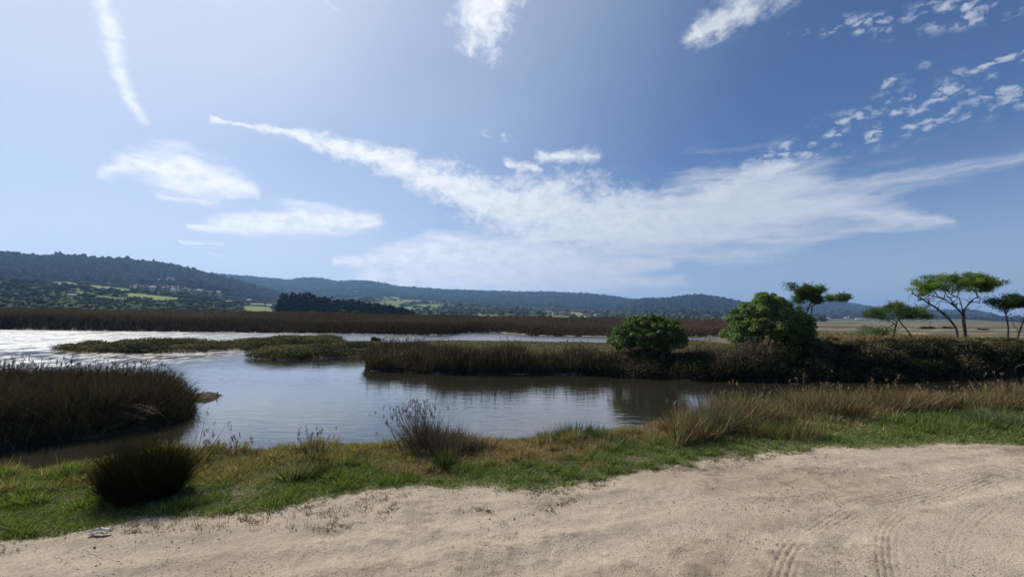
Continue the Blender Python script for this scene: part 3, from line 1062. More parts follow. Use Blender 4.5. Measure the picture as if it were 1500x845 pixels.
def cover_c(px, py, S, X, Y):
    n = fbm(X / 160, Y / 160, 4, 25)
    fo = sstep(S + 0.6 * (n - 0.5), 0.55, 0.9)
    cols = SCRUB * (0.8 + 0.6 * n[..., None]) * (1 - fo[..., None]) + FOREST * fo[..., None]
    forest = fo + 0.3 * (1 - fo)
    for q in [[(990, 464), (1060, 467), (1100, 470), (1100, 473), (1040, 471), (985, 468)]]:
        m_ = in_poly_px(px, py, q) & (S < 2)
        cols[m_] = FIELD * 0.9; forest[m_] = 0.0
    return cols, forest


HILL_C = make_hill('dark wooded hump of a hill left of the tall round bush', 840, 1210,
                   [(840, 462), (880, 452), (920, 443), (945, 437), (975, 437), (1000, 433.5), (1025, 432), (1045, 434), (1080, 441), (1110, 447), (1160, 458), (1210, 466)],
                   [(840, 465), (960, 460), (1030, 461), (1100, 465), (1210, 469)],
                   (650, 1700, 2900), 0.09, 9.0, cover_c, 13)


def cover_d(px, py, S, X, Y):
    n = fbm(X / 260, Y / 260, 4, 35)
    fo = sstep(S + 0.5 * (n - 0.5), 0.6, 1.0)
    cols = np.array([0.10, 0.11, 0.07]) * (0.8 + 0.5 * n[..., None]) * (1 - fo[..., None]) + FOREST * 1.2 * fo[..., None]
    return cols, fo * 0.7 + 0.15


HILL_D = make_hill('pale blue far ridge behind the pines', 1040, 1720,
                   [(1040, 447), (1130, 442), (1180, 439), (1215, 440.5), (1236, 443), (1262, 447.5), (1290, 452), (1330, 454.5), (1430, 455), (1450, 460), (1475, 466), (1500, 469), (1720, 474)],
                   [(1040, 466), (1240, 465), (1400, 468), (1500, 471.5), (1720, 475)],
                   (1100, 2300, 6800), 0.10, 9.0, cover_d, 23)

FPAL = [(0.016, 0.026, 0.016), (0.022, 0.033, 0.018), (0.012, 0.02, 0.014), (0.03, 0.042, 0.022)]
SPAL = [(0.052, 0.064, 0.04), (0.066, 0.08, 0.046), (0.042, 0.054, 0.034), (0.08, 0.084, 0.055)]


def hill_woods(H, n, s0, s1, rr, hh, pw, palette, label):
    P = scatter_hill(H, n, s0, s1, lambda f, u: u < f ** pw)
    m_ = len(P)
    q = 0.75 + 0.55 * fbm(P[:, 0] / 60, P[:, 1] / 60, 3, 52) + 0.5 * (rng.random(m_) < 0.06)
    V, F, C = blob_trees(P, rng.uniform(*rr, m_), rng.uniform(*hh, m_) * q, pal(m_, palette, 0.2))
    tag(mesh_np('forest', V, F, M_FAR, C), label, 'forest', kind='stuff')


hill_woods(HILL_A, 14000, 0.98, 2.03, (4, 8), (8, 15), 1.3, FPAL, 'dark forest covering the near wooded hill')
hill_woods(HILL_B, 15000, 0.95, 2.02, (7, 13), (11, 19), 1.3, FPAL, 'dark forest covering the long middle ridge')
hill_woods(HILL_C, 7000, 0.65, 2.02, (6, 10), (9, 16), 1.3, FPAL, 'dark forest covering the hump shaped hill')
hill_woods(HILL_D, 9000, 0.9, 2.02, (10, 20), (10, 20), 1.3, FPAL, 'hazy forest covering the far blue ridge')


def low_scrub(H, n, s1, rr, hh, label):
    P = scatter_hill(H, n, 0.0, s1, lambda f, u: (u < f) & (f > 0.1))
    m_ = len(P)
    q = np.clip(np.hypot(P[:, 0], P[:, 1]) / 900.0, 0.4, 1.2) * rng.choice([0.7, 1.0, 1.7], m_, p=[.5, .38, .12])
    V, F, C = blob_trees(P, rng.uniform(*rr, m_) * q, rng.uniform(*hh, m_) * q, pal(m_, SPAL, 0.25))
    tag(mesh_np('hedge_scrub', V, F, M_FAR, C), label, 'scrub', kind='stuff')


low_scrub(HILL_A, 22000, 1.0, (1.6, 3.8), (1.6, 3.8), 'mixed scrub and hedges between the fields of the near hill')
low_scrub(HILL_B, 12000, 1.0, (2, 5), (2.5, 6), 'mixed scrub and hedges below the long middle ridge')
low_scrub(HILL_C, 2500, 0.8, (3, 6), (4, 8), 'mixed scrub at the foot of the hump shaped hill')


# houses on the slopes
def house(H, px, py, wpx, hpx, label, roof=M_ROOF, wall=M_WALL, group='white houses on the far slopes'):
    p = hill_at(H, px, py + hpx * 0.5)
    dist = math.hypot(p[0], p[1])
    cosaz = p[1] / dist
    w = wpx / FPX * dist * cosaz
    h = hpx / FPX * dist * cosaz
    dp = min(w, 9.0)
    yaw = -math.atan2(p[0], p[1]) + rng.uniform(-0.3, 0.3)
    o = thing('house', (p[0], p[1], p[2] - 1.0), label, 'house', group)
    o.rotation_euler = (0, 0, yaw)
    hw, hd, wh = w / 2, dp / 2, h * 0.68 + 1.0
    Vb = np.array([[-hw, -hd, 0], [hw, -hd, 0], [hw, hd, 0], [-hw, hd, 0], [-hw, -hd, wh], [hw, -hd, wh], [hw, hd, wh], [-hw, hd, wh]])
    Fb = np.array([[0, 1, 5, 4], [1, 2, 6, 5], [2, 3, 7, 6], [3, 0, 4, 7], [3, 2, 1, 0]])
    b = mesh_np('wall', Vb, Fb, wall); b.parent = o
    e = 0.06 * w
    rh = h * 0.36
    Vr = np.array([[-hw - e, -hd - e, wh + .02], [hw + e, -hd - e, wh + .02], [hw + e, hd + e, wh + .02], [-hw - e, hd + e, wh + .02], [-hw - e, 0, wh + rh], [hw + e, 0, wh + rh]])
    me = bpy.data.meshes.new('roof')
    me.from_pydata([tuple(v) for v in Vr], [], [(0, 1, 5, 4), (2, 3, 4, 5), (0, 4, 3), (1, 2, 5), (3, 2, 1, 0)])
    me.materials.append(roof)
    r = bpy.data.objects.new('roof', me); COL.objects.link(r); r.parent = o
    return o


for H, px, py, w_, h_, lab, rf in HOUSES:
    house({'A': HILL_A, 'B': HILL_B, 'D': HILL_D}[H], px, py, w_, h_, lab, M_ROOF if rf == 'tile' else M_SLATE)


# ------------------------------------------------------------------ far marsh reeds and pine wood
def scatter(poly, n, box=None):
    p = np.array(poly)
    x0, y0, x1, y1 = box or (p[:, 0].min(), p[:, 1].min(), p[:, 0].max(), p[:, 1].max())
    x = rng.uniform(x0, x1, n); y = rng.uniform(y0, y1, n)
    return x, y, sdf(x, y, poly)


def upright(n, lean=0.12, bias=(0.05, 0.0)):
    d = rng.normal(size=(n, 3)) * lean
    d[:, 2] = 1
    d[:, 0] += bias[0]; d[:, 1] += bias[1]
    return d


# far reeds: most of them near the shore, where they show largest
fx = np.array(FAR_F)
n = 170000
a_ = np.radians(rng.uniform(-60, 34, n))
# distance of the shore along each azimuth
sa = np.degrees(np.arctan2(fx[:, 0], fx[:, 1])); sd = np.hypot(fx[:, 0], fx[:, 1])
o_ = np.argsort(sa)
sh = np.interp(np.degrees(a_), sa[o_], sd[o_])
dd = sh + 60 * rng.random(n) ** 1.7 - 1.0
x, y = dd * np.sin(a_), dd * np.cos(a_)
k = sdf(x, y, FAR) > 0.2 + 1.2 * rng.random(n)
x, y, dd, sh = x[k], y[k], dd[k], sh[k]
z = height(x, y)
n = len(x)
hmax = np.interp(np.degrees(np.arctan2(x, y)), [-60, -45, -20, 5, 34], [3.15, 2.95, 2.6, 2.15, 1.75])
front = sstep(dd - sh, 0.5, 4) * 0.5 + 0.5 * sstep(dd - sh, 3, 34)
hv = 0.84 + 0.26 * fbm(x * 0.12, y * 0.05, 4, 44, .6)
L = hmax * (0.30 + 0.66 * front) * rng.uniform(0.78, 1.06, n) * hv
warm = sstep(np.degrees(np.arctan2(x, y)), -15, 25)[:, None]
C = pal(n, [(0.076, 0.056, 0.044), (0.09, 0.068, 0.052), (0.064, 0.049, 0.039)], 0.22)
C = C * (0.65 + 0.8 * fbm(x * 0.05, y * 0.05, 3, 46)[:, None]) * (1 + 0.5 * sstep(dd - sh, 2, 14)[:, None])  # reeds behind the shore coloured lighter, imitating the sunlit top of the bed
C = C * (1 - warm) + pal(n, [(0.135, 0.092, 0.07), (0.11, 0.078, 0.058), (0.155, 0.108, 0.082)], 0.2) * warm
tag(mesh_np('reeds', *(lambda t: (t[0], t[1], M_REED, t[2]))(spikes(np.stack([x, y, z - 0.1], 1), upright(n, 0.1), L, rng.uniform(0.10, 0.2, n), C, bend=rng.normal(size=(n, 3)) * [0.12, 0.12, 0]))),
    'brown reed bed lining the far shore', 'reeds', kind='stuff')

# far pine wood
n = 150
px = rng.uniform(408, 606, n)
topc = np.interp(px, [404, 412, 425, 450, 468, 480, 500, 515, 535, 550, 575, 595, 610], [444, 430, 425, 425, 430, 434, 435, 437, 439, 444, 447, 450, 458])
parts = []
tr_parts = []
for i in range(n):
    Yd = rng.uniform(300, 350)
    b = at_y(px[i], 464, Yd)
    t_ = at_y(px[i], topc[i] + abs(rng.normal()) * 2.2, Yd)
    Ht = max(2.5, t_[2] + 0.6)
    m_ = 26
    # crown of small clumps on the upper two thirds
    u = rng.normal(size=(m_, 3)); u = unit(u) * rng.uniform(0.35, 1, (m_, 1))
    cr = np.array([b[0], b[1], -0.6 + Ht * 0.56]) + u * np.array([min(3.6, Ht * .26), min(3.6, Ht * .26), Ht * 0.42])
    parts.append(blob_trees(cr - [0, 0, 0.8], rng.uniform(0.7, 1.5, m_), rng.uniform(1.2, 2.2, m_), pal(m_, [(0.022, 0.034, 0.024), (0.03, 0.042, 0.026), (0.018, 0.028, 0.022)], 0.25)))
V, F, C = join(parts)
tag(mesh_np('pine_wood', V, F, M_FAR, C), 'dark pine wood standing behind the far reed bed', 'wood', kind='stuff')


# ------------------------------------------------------------------ shrubs and trees
def leafy_crown(clumps, n, size, palette, core=0.75, asp=0.55, jit=0.55, squash=1.0):
    """clumps: (centre, radii) -> leaves on and inside lumpy shells"""
    vol = np.array([np.prod(r) ** (2 / 3) for c, r in clumps])
    vol = vol / vol.sum()
    parts = []
    for (c, r), f in zip(clumps, vol):
        m_ = max(20, int(n * f))
        u = unit(rng.normal(size=(m_, 3)))
        u[:, 2] = np.where(u[:, 2] < -0.6, -u[:, 2], u[:, 2])
        rr = rng.uniform(core, 1.06, (m_, 1))
        P = np.asarray(c) + u * rr * np.asarray(r)
        tone = rng.uniform(0.7, 1.3)
        parts.append(leaves(P, u + [0, 0, 0.35], rng.uniform(0.6, 1.2, m_) * size, pal(m_, palette, 0.22) * tone, jit, asp))
    return join(parts)


def lumpy(c, rad_, nlump, lr, flat=0.0, seed=0):
    """small clumps spread over an ellipsoid"""
    g_ = np.random.default_rng(seed)
    out = [(np.asarray(c), np.asarray(rad_) * 0.78)]
    for i in range(nlump):
        u = g_.normal(size=3); u /= np.linalg.norm(u)
        if u[2] < -0.75: u[2] *= -1
        q = np.asarray(c) + u * np.asarray(rad_) * g_.uniform(0.66, 1.0)
        r = lr * g_.uniform(0.6, 1.3)
        out.append((q, np.array([r, r, r * 0.8])))
    return out


GREEN = [(0.075, 0.125, 0.035), (0.10, 0.155, 0.042), (0.055, 0.095, 0.03), (0.125, 0.175, 0.055)]


def round_bush(px, py, wpx, hpx, Y, label, seed, n, extra=()):
    c = at_y(px, py, Y)
    sc = Y / FPX
    rad_ = np.array([wpx / 2 * sc, wpx / 2 * sc * 0.85, hpx / 2 * sc])
    gz_ = float(height(np.array([c[0]]), np.array([c[1]]))[0])
    o = thing('round_bush', (c[0], c[1], gz_), label, 'bush')
    cl = lumpy(c, rad_ * 0.95, 210, rad_[2] * 0.15, seed=seed)
    for ex, ey, er in extra:
        q = at_y(ex, ey, Y - 0.4)
        cl += lumpy(q, np.array([er, er, er * 0.8]) * sc, 16, er * sc * 0.32, seed=seed + 5)
    V, F, C = leafy_crown(cl, int(n * 3.2), 0.056, np.array(GREEN) * 1.3, 0.7)
    mesh_np('crown', V, F, M_LEAF, C, parent=o)
    tub = []
    g_ = np.random.default_rng(seed)
    for i in range(6):
        e = c + g_.normal(size=3) * rad_ * 0.45
        b = np.array([c[0] + g_.normal() * 0.15, c[1] + g_.normal() * 0.15, gz_ - 0.15])
        pts = curve_pts([b, b + (e - b) * 0.4 + [0, 0, 0.15], e], 8)
        mesh_np('stem', *tube(pts, np.linspace(0.07, 0.02, 8), 6), M_BARK, None, True, parent=o)
    return o


round_bush(952, 491, 114, 58, 21.0, 'smaller broad dome shaped green bush on the dark bank', 4, 15000, [(985, 500, 26), (915, 500, 20)])
round_bush(1124, 476, 126, 74, 21.5, 'taller round green bush in front of the wind swept pine', 8, 19000, [(1165, 495, 26), (1085, 492, 24), (1120, 452, 28)])


def grow(trunks, targets, dev=0.12, seed=0):
    """connect every target to the nearest point of the growing branch net; returns nodes, parents, counts"""
    g_ = np.random.default_rng(seed)
    pos, par = [], []
    tr_n = []
    for path in trunks:
        prev = -1
        for p in path:
            pos.append(np.asarray(p, float)); par.append(prev); prev = len(pos) - 1
            tr_n.append(prev)
    root = pos[0]
    low = {i for path_i, i in enumerate(tr_n)}
    # only the upper part of each trunk sprouts
    ok = []
    k = 0
    for path in trunks:
        for j in range(len(path)):
            ok.append(j > len(path) * 0.35); k += 1
    tg = sorted(targets, key=lambda q: min(np.linalg.norm(q - pos[i]) for i in range(len(ok)) if ok[i]))
    for q in tg:
        A = np.array(pos)
        dh = np.hypot(A[:, 0] - q[0], A[:, 1] - q[1])
        d = np.linalg.norm(A - q, axis=1) + 1.1 * np.maximum(0, A[:, 2] - q[2] + 0.45 * dh) + np.where(np.array(ok), 0, 1e6)
        i = int(np.argmin(d))
        L = np.linalg.norm(q - A[i])
        m_ = max(1, int(L / 0.22))
        off = g_.normal(size=3) * dev * L
        prev = i
        for s_ in range(1, m_ + 1):
            t = s_ / m_
            p = A[i] + (q - A[i]) * t + off * math.sin(math.pi * t) + np.array([0, 0, -0.10 * L * math.sin(math.pi * t)]) + g_.normal(size=3) * 0.012
            pos.append(p); par.append(prev); ok.append(True); prev = len(pos) - 1
    cnt = np.ones(len(pos))
    for i in range(len(pos) - 1, -1, -1):
        if par[i] >= 0: cnt[par[i]] += cnt[i] * (1 if True else 0)
    return np.array(pos), par, cnt, len(tr_n)


def branches(pos, par, cnt, ntr, rtip, rmax, expo=0.46):
    r = np.minimum(rmax, rtip * cnt ** expo)
    vt = []
    for i, p in enumerate(par):
        if p < 0: continue
        vt.append(tube([pos[p], pos[i]], [r[p] if p < ntr or True else r[i], r[i]], 5 if i >= ntr else 7))
    return vt


PINE = [(0.05, 0.085, 0.022), (0.07, 0.115, 0.026), (0.035, 0.06, 0.02), (0.095, 0.135, 0.035)]


def pine(label, Y, trunks, crowns, seed, bare=(), needle=0.2, per=70, palette=PINE, rmax=0.09, rtip=0.0055, group=None):
    """trunks: px paths; crowns: (px, py, rx, ry, targets) with needles; bare: the same without needles"""
    g_ = np.random.default_rng(seed)
    sc = Y / FPX
    tp = [curve_pts([at_y(x, y, Y + dz) for x, y, dz in t], 10) for t in trunks]
    for t in tp:
        t[0, 2] = min(t[0, 2], float(height(t[:1, 0], t[:1, 1])[0]) - 0.12)
    base = tp[0][0].copy(); base[2] += 0.12
    o = thing('pine_tree', base, label, 'pine tree', group)
    def sample(lst):
        out = []
        for cx, cy, rx_, ry_, m_ in lst:
            m_ = int(m_ * 0.85)
            c = at_y(cx, cy, Y)
            nc = max(3, m_ // 4)
            uc = g_.normal(size=(nc, 3)); uc = uc / np.linalg.norm(uc, axis=1, keepdims=True) * g_.random((nc, 1)) ** (1 / 2.6)
            u = uc[g_.integers(0, nc, m_)] + g_.normal(size=(m_, 3)) * np.array([0.14, 0.14, 0.24]) * (1.0 if nc > 4 else 2.2)
            out.append(c + u * np.array([rx_ * sc, rx_ * sc * 0.8, ry_ * sc]))
        return np.vstack(out) if out else np.zeros((0, 3))
    tl, tb = sample(crowns), sample(bare)
    pos, par, cnt, ntr = grow(tp, list(tl) + list(tb), seed=seed)
    vt = branches(pos, par, cnt, ntr, rtip, rmax)
    limb = {}
    comp = {}
    k = 0
    for i, p in enumerate(par):
        if i < ntr:
            comp[i] = -1 - next(j for j in range(len(tp)) if i < sum(len(q) for q in tp[:j + 1]))
        else:
            comp[i] = i if p < ntr else comp[p]
        if p < 0: continue
        limb.setdefault(comp[i], []).append(vt[k]); k += 1
    for c_, lst in limb.items():
        V, F = join2(lst)
        mesh_np('trunk' if c_ == -1 else 'limb' if c_ < 0 else 'branch', V, F, M_BARK, None, True, parent=o)
    # needle tufts
    P = np.repeat(tl, per, 0)
    m_ = len(P)
    P = P + rng.normal(size=(m_, 3)) * np.array([0.13, 0.13, 0.09])
    dv = rng.normal(size=(m_, 3)); dv[:, 2] = np.abs(dv[:, 2]) * 0.8 + 0.15
    V, F, C = spikes(P, dv, rng.uniform(0.6, 1.2, m_) * needle, rng.uniform(0.018, 0.035, m_), np.repeat(pal(len(tl), np.array(palette) * 1.45, 0.22), per, 0) * rng.uniform(0.75, 1.25, (m_, 1)))
    mesh_np('crown', V, F, M_NEEDLE, C, parent=o)
    return o


pine('tall flat topped umbrella pine with dense green crown', 29.0,
     [[(1416, 493, 0), (1413, 470, 0), (1409, 450, 0), (1405, 436, .2)], [(1412, 462, 0), (1398, 448, -.3), (1382, 438, -.4)], [(1410, 456, 0), (1420, 444, .4), (1428, 436, .5)]],
     [(1396, 417, 50, 13, 120), (1408, 409, 36, 6, 60), (1358, 424, 14, 8, 22), (1436, 414, 14, 8, 26), (1444, 424, 8, 7, 12)], 3,
     bare=[(1432, 445, 16, 10, 20), (1385, 440, 22, 8, 26), (1405, 434, 30, 5, 24)], per=78, palette=[(0.075, 0.13, 0.025), (0.10, 0.155, 0.03), (0.05, 0.085, 0.022), (0.12, 0.17, 0.04)])
pine('nearly bare pine leaning away to the side of the umbrella pine', 29.6,
     [[(1404, 490, 0), (1396, 474, 0), (1378, 456, 0), (1354, 440, 0), (1338, 430, 0)]],
     [(1340, 428, 9, 3, 3)], 5,
     bare=[(1338, 432, 14, 10, 20), (1355, 428, 16, 10, 22), (1372, 436, 18, 10, 26), (1360, 450, 20, 8, 18), (1345, 438, 16, 8, 14)], per=12, rmax=0.09, rtip=0.008)
pine('wind swept pine rising behind the taller round bush', 25.0,
     [[(1176, 486, 0), (1179, 466, 0), (1184, 452, 0), (1190, 440, 0)], [(1186, 450, 0), (1200, 443, 0), (1222, 438, .2)]],
     [(1177, 432, 18, 11, 48), (1192, 428, 12, 9, 26), (1205, 439, 16, 6, 24), (1226, 437, 15, 4, 24), (1166, 424, 8, 5, 10)], 9,
     bare=[(1170, 446, 12, 5, 6), (1210, 446, 10, 3, 4)], per=66, palette=[(0.055, 0.09, 0.026), (0.08, 0.12, 0.032), (0.04, 0.065, 0.024)])
pine('low spreading pine with two thin leaning trunks', 26.0,
     [[(1307, 498, 0), (1311, 482, 0), (1315, 466, 0), (1316, 456, 0)], [(1342, 502, 0), (1330, 485, 0), (1319, 472, 0), (1312, 460, .2)]],
     [(1310, 459, 42, 7, 72), (1320, 451, 22, 5, 30), (1344, 463, 20, 6, 24), (1282, 463, 14, 4, 14), (1280, 483, 18, 4, 20), (1355, 464, 10, 3, 8)], 14,
     per=55, needle=0.2, palette=[(0.06, 0.10, 0.04), (0.08, 0.12, 0.05), (0.045, 0.075, 0.03)])
pine('dark pine with straight thin trunk right of the umbrella pine', 27.0,
     [[(1476, 500, 0), (1477, 480, 0), (1474, 464, 0), (1472, 450, 0)]],
     [(1476, 443, 20, 7, 50), (1462, 446, 10, 5, 16)], 17, bare=[(1468, 460, 12, 8, 10)], per=66, palette=[(0.03, 0.05, 0.018), (0.045, 0.07, 0.022)])
pine('dark pine with forked leaning trunk at the edge of the view', 27.6,
     [[(1488, 502, 0), (1494, 484, 0), (1500, 468, 0), (1506, 450, 0)], [(1493, 486, 0), (1484, 474, 0), (1480, 458, 0)]],
     [(1505, 441, 24, 8, 70), (1490, 439, 14, 6, 24)], 19, bare=[(1500, 460, 14, 8, 10)], per=66, palette=[(0.03, 0.05, 0.018), (0.045, 0.07, 0.022)])


def small_shrub(name, px, py, wpx, hpx, Y, label, cat, n, size, palette, seed, mat=M_LEAF, group=None, sunk=0.1, lumps=14):
    c = at_y(px, py, Y); sc = Y / FPX
    rad_ = np.array([wpx / 2 * sc, wpx / 2 * sc * 0.8, hpx / 2 * sc])
    gz_ = float(height(np.array([c[0]]), np.array([c[1]]))[0])
    o = thing(name, (c[0], c[1], gz_), label, cat, group)
    c = c.copy()
    V, F, C = leafy_crown(lumpy(c, rad_ * 0.85, lumps, rad_[2] * 0.45, seed=seed), n, size, palette, 0.6)
    V[:, 2] = np.maximum(V[:, 2], gz_ - 0.05)
    mesh_np('foliage', V, F, mat, C, parent=o)
    g_ = np.random.default_rng(seed)
    tub = []
    for i in range(4):
        b = np.array([c[0] + g_.normal() * rad_[0] * 0.2, c[1] + g_.normal() * rad_[0] * 0.2, gz_ - 0.05])
        e = c + g_.normal(size=3) * rad_ * 0.4
        mesh_np('stem', *tube([b, (b + e) / 2 + [0.0, 0.0, 0.02], e], np.array([1.0, .7, .35]) * max(0.004, rad_[2] * 0.05), 5), M_BARK, None, True, parent=o)
    return o


OLIVE = [(0.085, 0.085, 0.042), (0.11, 0.105, 0.055), (0.065, 0.065, 0.035), (0.13, 0.115, 0.06)]
small_shrub('cushion_bush', 551, 498, 22, 10, 33.0, 'single boulder shaped olive bush on the low marsh island', 'bush', 2200, 0.07, OLIVE, 3)
G1 = 'pale rounded bushes in front of the pine wood'
PALE = [(0.12, 0.13, 0.09), (0.15, 0.155, 0.11), (0.09, 0.10, 0.07)]
small_shrub('pale_bush', 502, 458.5, 17, 10, 160.0, 'pale round bush left of its twin before the pine wood', 'bush', 1500, 0.35, PALE, 5, group=G1)
small_shrub('pale_bush', 520, 459.5, 17, 9, 160.0, 'greyer round bush right of its twin before the pine wood', 'bush', 1500, 0.35, [(0.09, 0.09, 0.07), (0.11, 0.11, 0.085)], 6, group=G1)
small_shrub('pale_bush', 460, 459, 15, 7, 165.0, 'low pale bush at the foot of the tallest pines of the wood', 'bush', 1200, 0.35, PALE, 7, group=G1)
G2 = 'dark bushes on the dune land'
DARKB = [(0.03, 0.042, 0.022), (0.04, 0.052, 0.026)]
small_shrub('dune_bush', 1358, 482, 34, 8, 95.0, 'dark low bush on the dune land between the low pine and the umbrella pine', 'bush', 2200, 0.22, DARKB, 8, group=G2)
small_shrub('dune_bush', 1388, 482.5, 26, 7, 100.0, 'dark low bush on the dune land just behind the leaning pine', 'bush', 1600, 0.22, DARKB, 9, group=G2)
small_shrub('dune_bush', 1440, 484, 24, 6, 90.0, 'dark low bush on the dune land right of the umbrella pine trunk', 'bush', 1600, 0.22, DARKB, 10, group=G2)


# ------------------------------------------------------------------ marsh islands: reeds and ground cover
def cover(poly, n, H0, H1, wd, palette, label, name, mat, smin=0.05, box=None, keep=None, lean=0.25, bend=0.06, var=0.25, cat='reeds', hfun=None, extra=None, zoff=-0.04):
    x, y, s = scatter(poly, n, box)
    k = s > smin
    if keep is not None: k &= keep(x, y, s)
    x, y, s = x[k], y[k], s[k]
    z = height(x, y)
    k = z > WZ - 0.03
    x, y, s, z = x[k], y[k], s[k], z[k]
    m_ = len(x)
    L = rng.uniform(H0, H1, m_)
    if hfun is not None: L = L * hfun(x, y, s)
    P = np.stack([x, y, z + zoff], 1)
    C = pal(m_, palette, var) if not callable(palette) else palette(x, y, s)
    parts = [spikes(P, upright(m_, lean), L, rng.uniform(*wd, m_), C, bend=rng.normal(size=(m_, 3)) * [bend, bend, 0])]
    if extra is not None: parts += extra(P, L, m_)
    V, F, C = join(parts)
    return tag(mesh_np(name, V, F, mat, C), label, cat, kind='stuff')


def plumes(frac, ln, palette, per=9, wd=(0.008, 0.016)):
    def f(P, L, m_):
        k = rng.random(m_) < frac
        Q = P[k].copy(); n_ = len(Q)
        T = Q + np.stack([rng.normal(size=n_) * 0.05, rng.normal(size=n_) * 0.05, L[k] * rng.uniform(1.0, 1.22, n_)], 1)
        st = spikes(Q, T - Q, np.linalg.norm(T - Q, axis=1), np.full(n_, wd[0]), pal(n_, palette, 0.2))
        PP = np.repeat(T, per, 0) - [0, 0, ln * 0.6] + rng.normal(size=(n_ * per, 3)) * [0.01, 0.01, ln * 0.3]
        dv = rng.normal(size=(n_ * per, 3)) * 0.45; dv[:, 2] = 1; dv[:, 0] += 0.35
        pl = spikes(PP, dv, rng.uniform(0.3, 0.8, n_ * per) * ln, rng.uniform(*wd, n_ * per), np.repeat(pal(n_, palette, 0.2), per, 0))
        return [st, pl]
    return f


# near reed island on the left
bx = np.array(LEFT_I)
cover(LEFT_I, 80000, 0.5, 0.9, (0.008, 0.020), [(0.066, 0.068, 0.032), (0.05, 0.05, 0.028), (0.09, 0.078, 0.044), (0.072, 0.052, 0.044), (0.13, 0.105, 0.065)],
      'dense dark reed stand on the island beside the near water', 'reeds', M_REED, 0.0, box=(-17, 7, -4.5, 14.5), lean=0.34, bend=0.2,
      hfun=lambda x, y, s: 0.72 + 0.28 * sstep(s, 0.1, 0.7) + 0.12 * (fbm(x * 1.2, y * 1.2, 2, 51) - 0.5), extra=plumes(0.04, 0.14, [(0.085, 0.06, 0.058), (0.065, 0.048, 0.045)]))

# main island front: tall dark marsh grass, thinning to short turf behind
FRONT = ISL_FRONT[2:]
cover(ISLAND, 130000, 0.5, 0.9, (0.02, 0.045), [(0.09, 0.072, 0.044), (0.07, 0.064, 0.036), (0.115, 0.088, 0.055), (0.062, 0.048, 0.038)],
      'tall dark marsh grass along the front edge of the middle island', 'marsh_grass', M_REED, 0.0, box=(-8, 16, 12, 28),
      keep=lambda x, y, s: seg_dist(x, y, ISL_FRONT[1:]) < 2.4 + 1.5 * fbm(x * .4, y * .4, 2, 71), lean=0.3, bend=0.18, cat='marsh grass',
      hfun=lambda x, y, s: 0.5 + 0.75 * sstep(fbm(x * 0.6, y * 0.6, 4, 72, .6), 0.3, 0.7), extra=plumes(0.06, 0.14, [(0.19, 0.145, 0.095), (0.14, 0.105, 0.075)], wd=(0.015, 0.03)))
cover(ISLAND, 110000, 0.07, 0.18, (0.03, 0.06), [(0.15, 0.125, 0.066), (0.12, 0.11, 0.055), (0.19, 0.15, 0.085)],
      'short olive turf on top of the middle island', 'marsh_turf', M_DRY, 0.2, box=(-14, 22, 20, 60), keep=lambda x, y, s: (seg_dist(x, y, ISL_FRONT[1:]) > 2.6) & (x - 0.5 * y < 3), lean=0.5, cat='marsh turf')


def cushions(poly, n, label, hmax, ncl, seed):
    g_ = np.random.default_rng(seed)
    p = np.array(poly)
    cl = []
    while len(cl) < ncl:
        x = g_.uniform(p[:, 0].min(), p[:, 0].max()); y = g_.uniform(p[:, 1].min(), p[:, 1].max())
        s = float(sdf(np.array([x]), np.array([y]), poly)[0])
        if s < 0.7: continue
        z = float(height(np.array([x]), np.array([y]))[0])
        r = g_.uniform(0.7, 1.5)
        hgt = hmax * g_.uniform(0.6, 1.0) * (0.55 + 0.45 * float(vnoise(np.array([x * .3]), np.array([y * .1]), 5)[0]) * 1.6)
        hgt *= 0.5 + 0.5 * sstep(s, 0.6, 1.8)
        cl.append((np.array([x, y, z]), np.array([r * 1.15, r * 0.8, hgt])))
    V, F, C = leafy_crown(cl, n, 0.07, OLIVE, 0.8, jit=0.7)
    V[:, 2] = np.maximum(V[:, 2], WZ + 0.01)
    tag(mesh_np('marsh_shrubs', V, F, M_LEAF, C), label, 'ground cover', kind='stuff')


cushions(ISL_A, 90000, 'low olive cushion shrubs covering the long thin marsh island', 0.78, 120, 5)
cushions(ISL_B, 60000, 'low olive cushion shrubs covering the short marsh island before the middle island', 0.72, 60, 6)

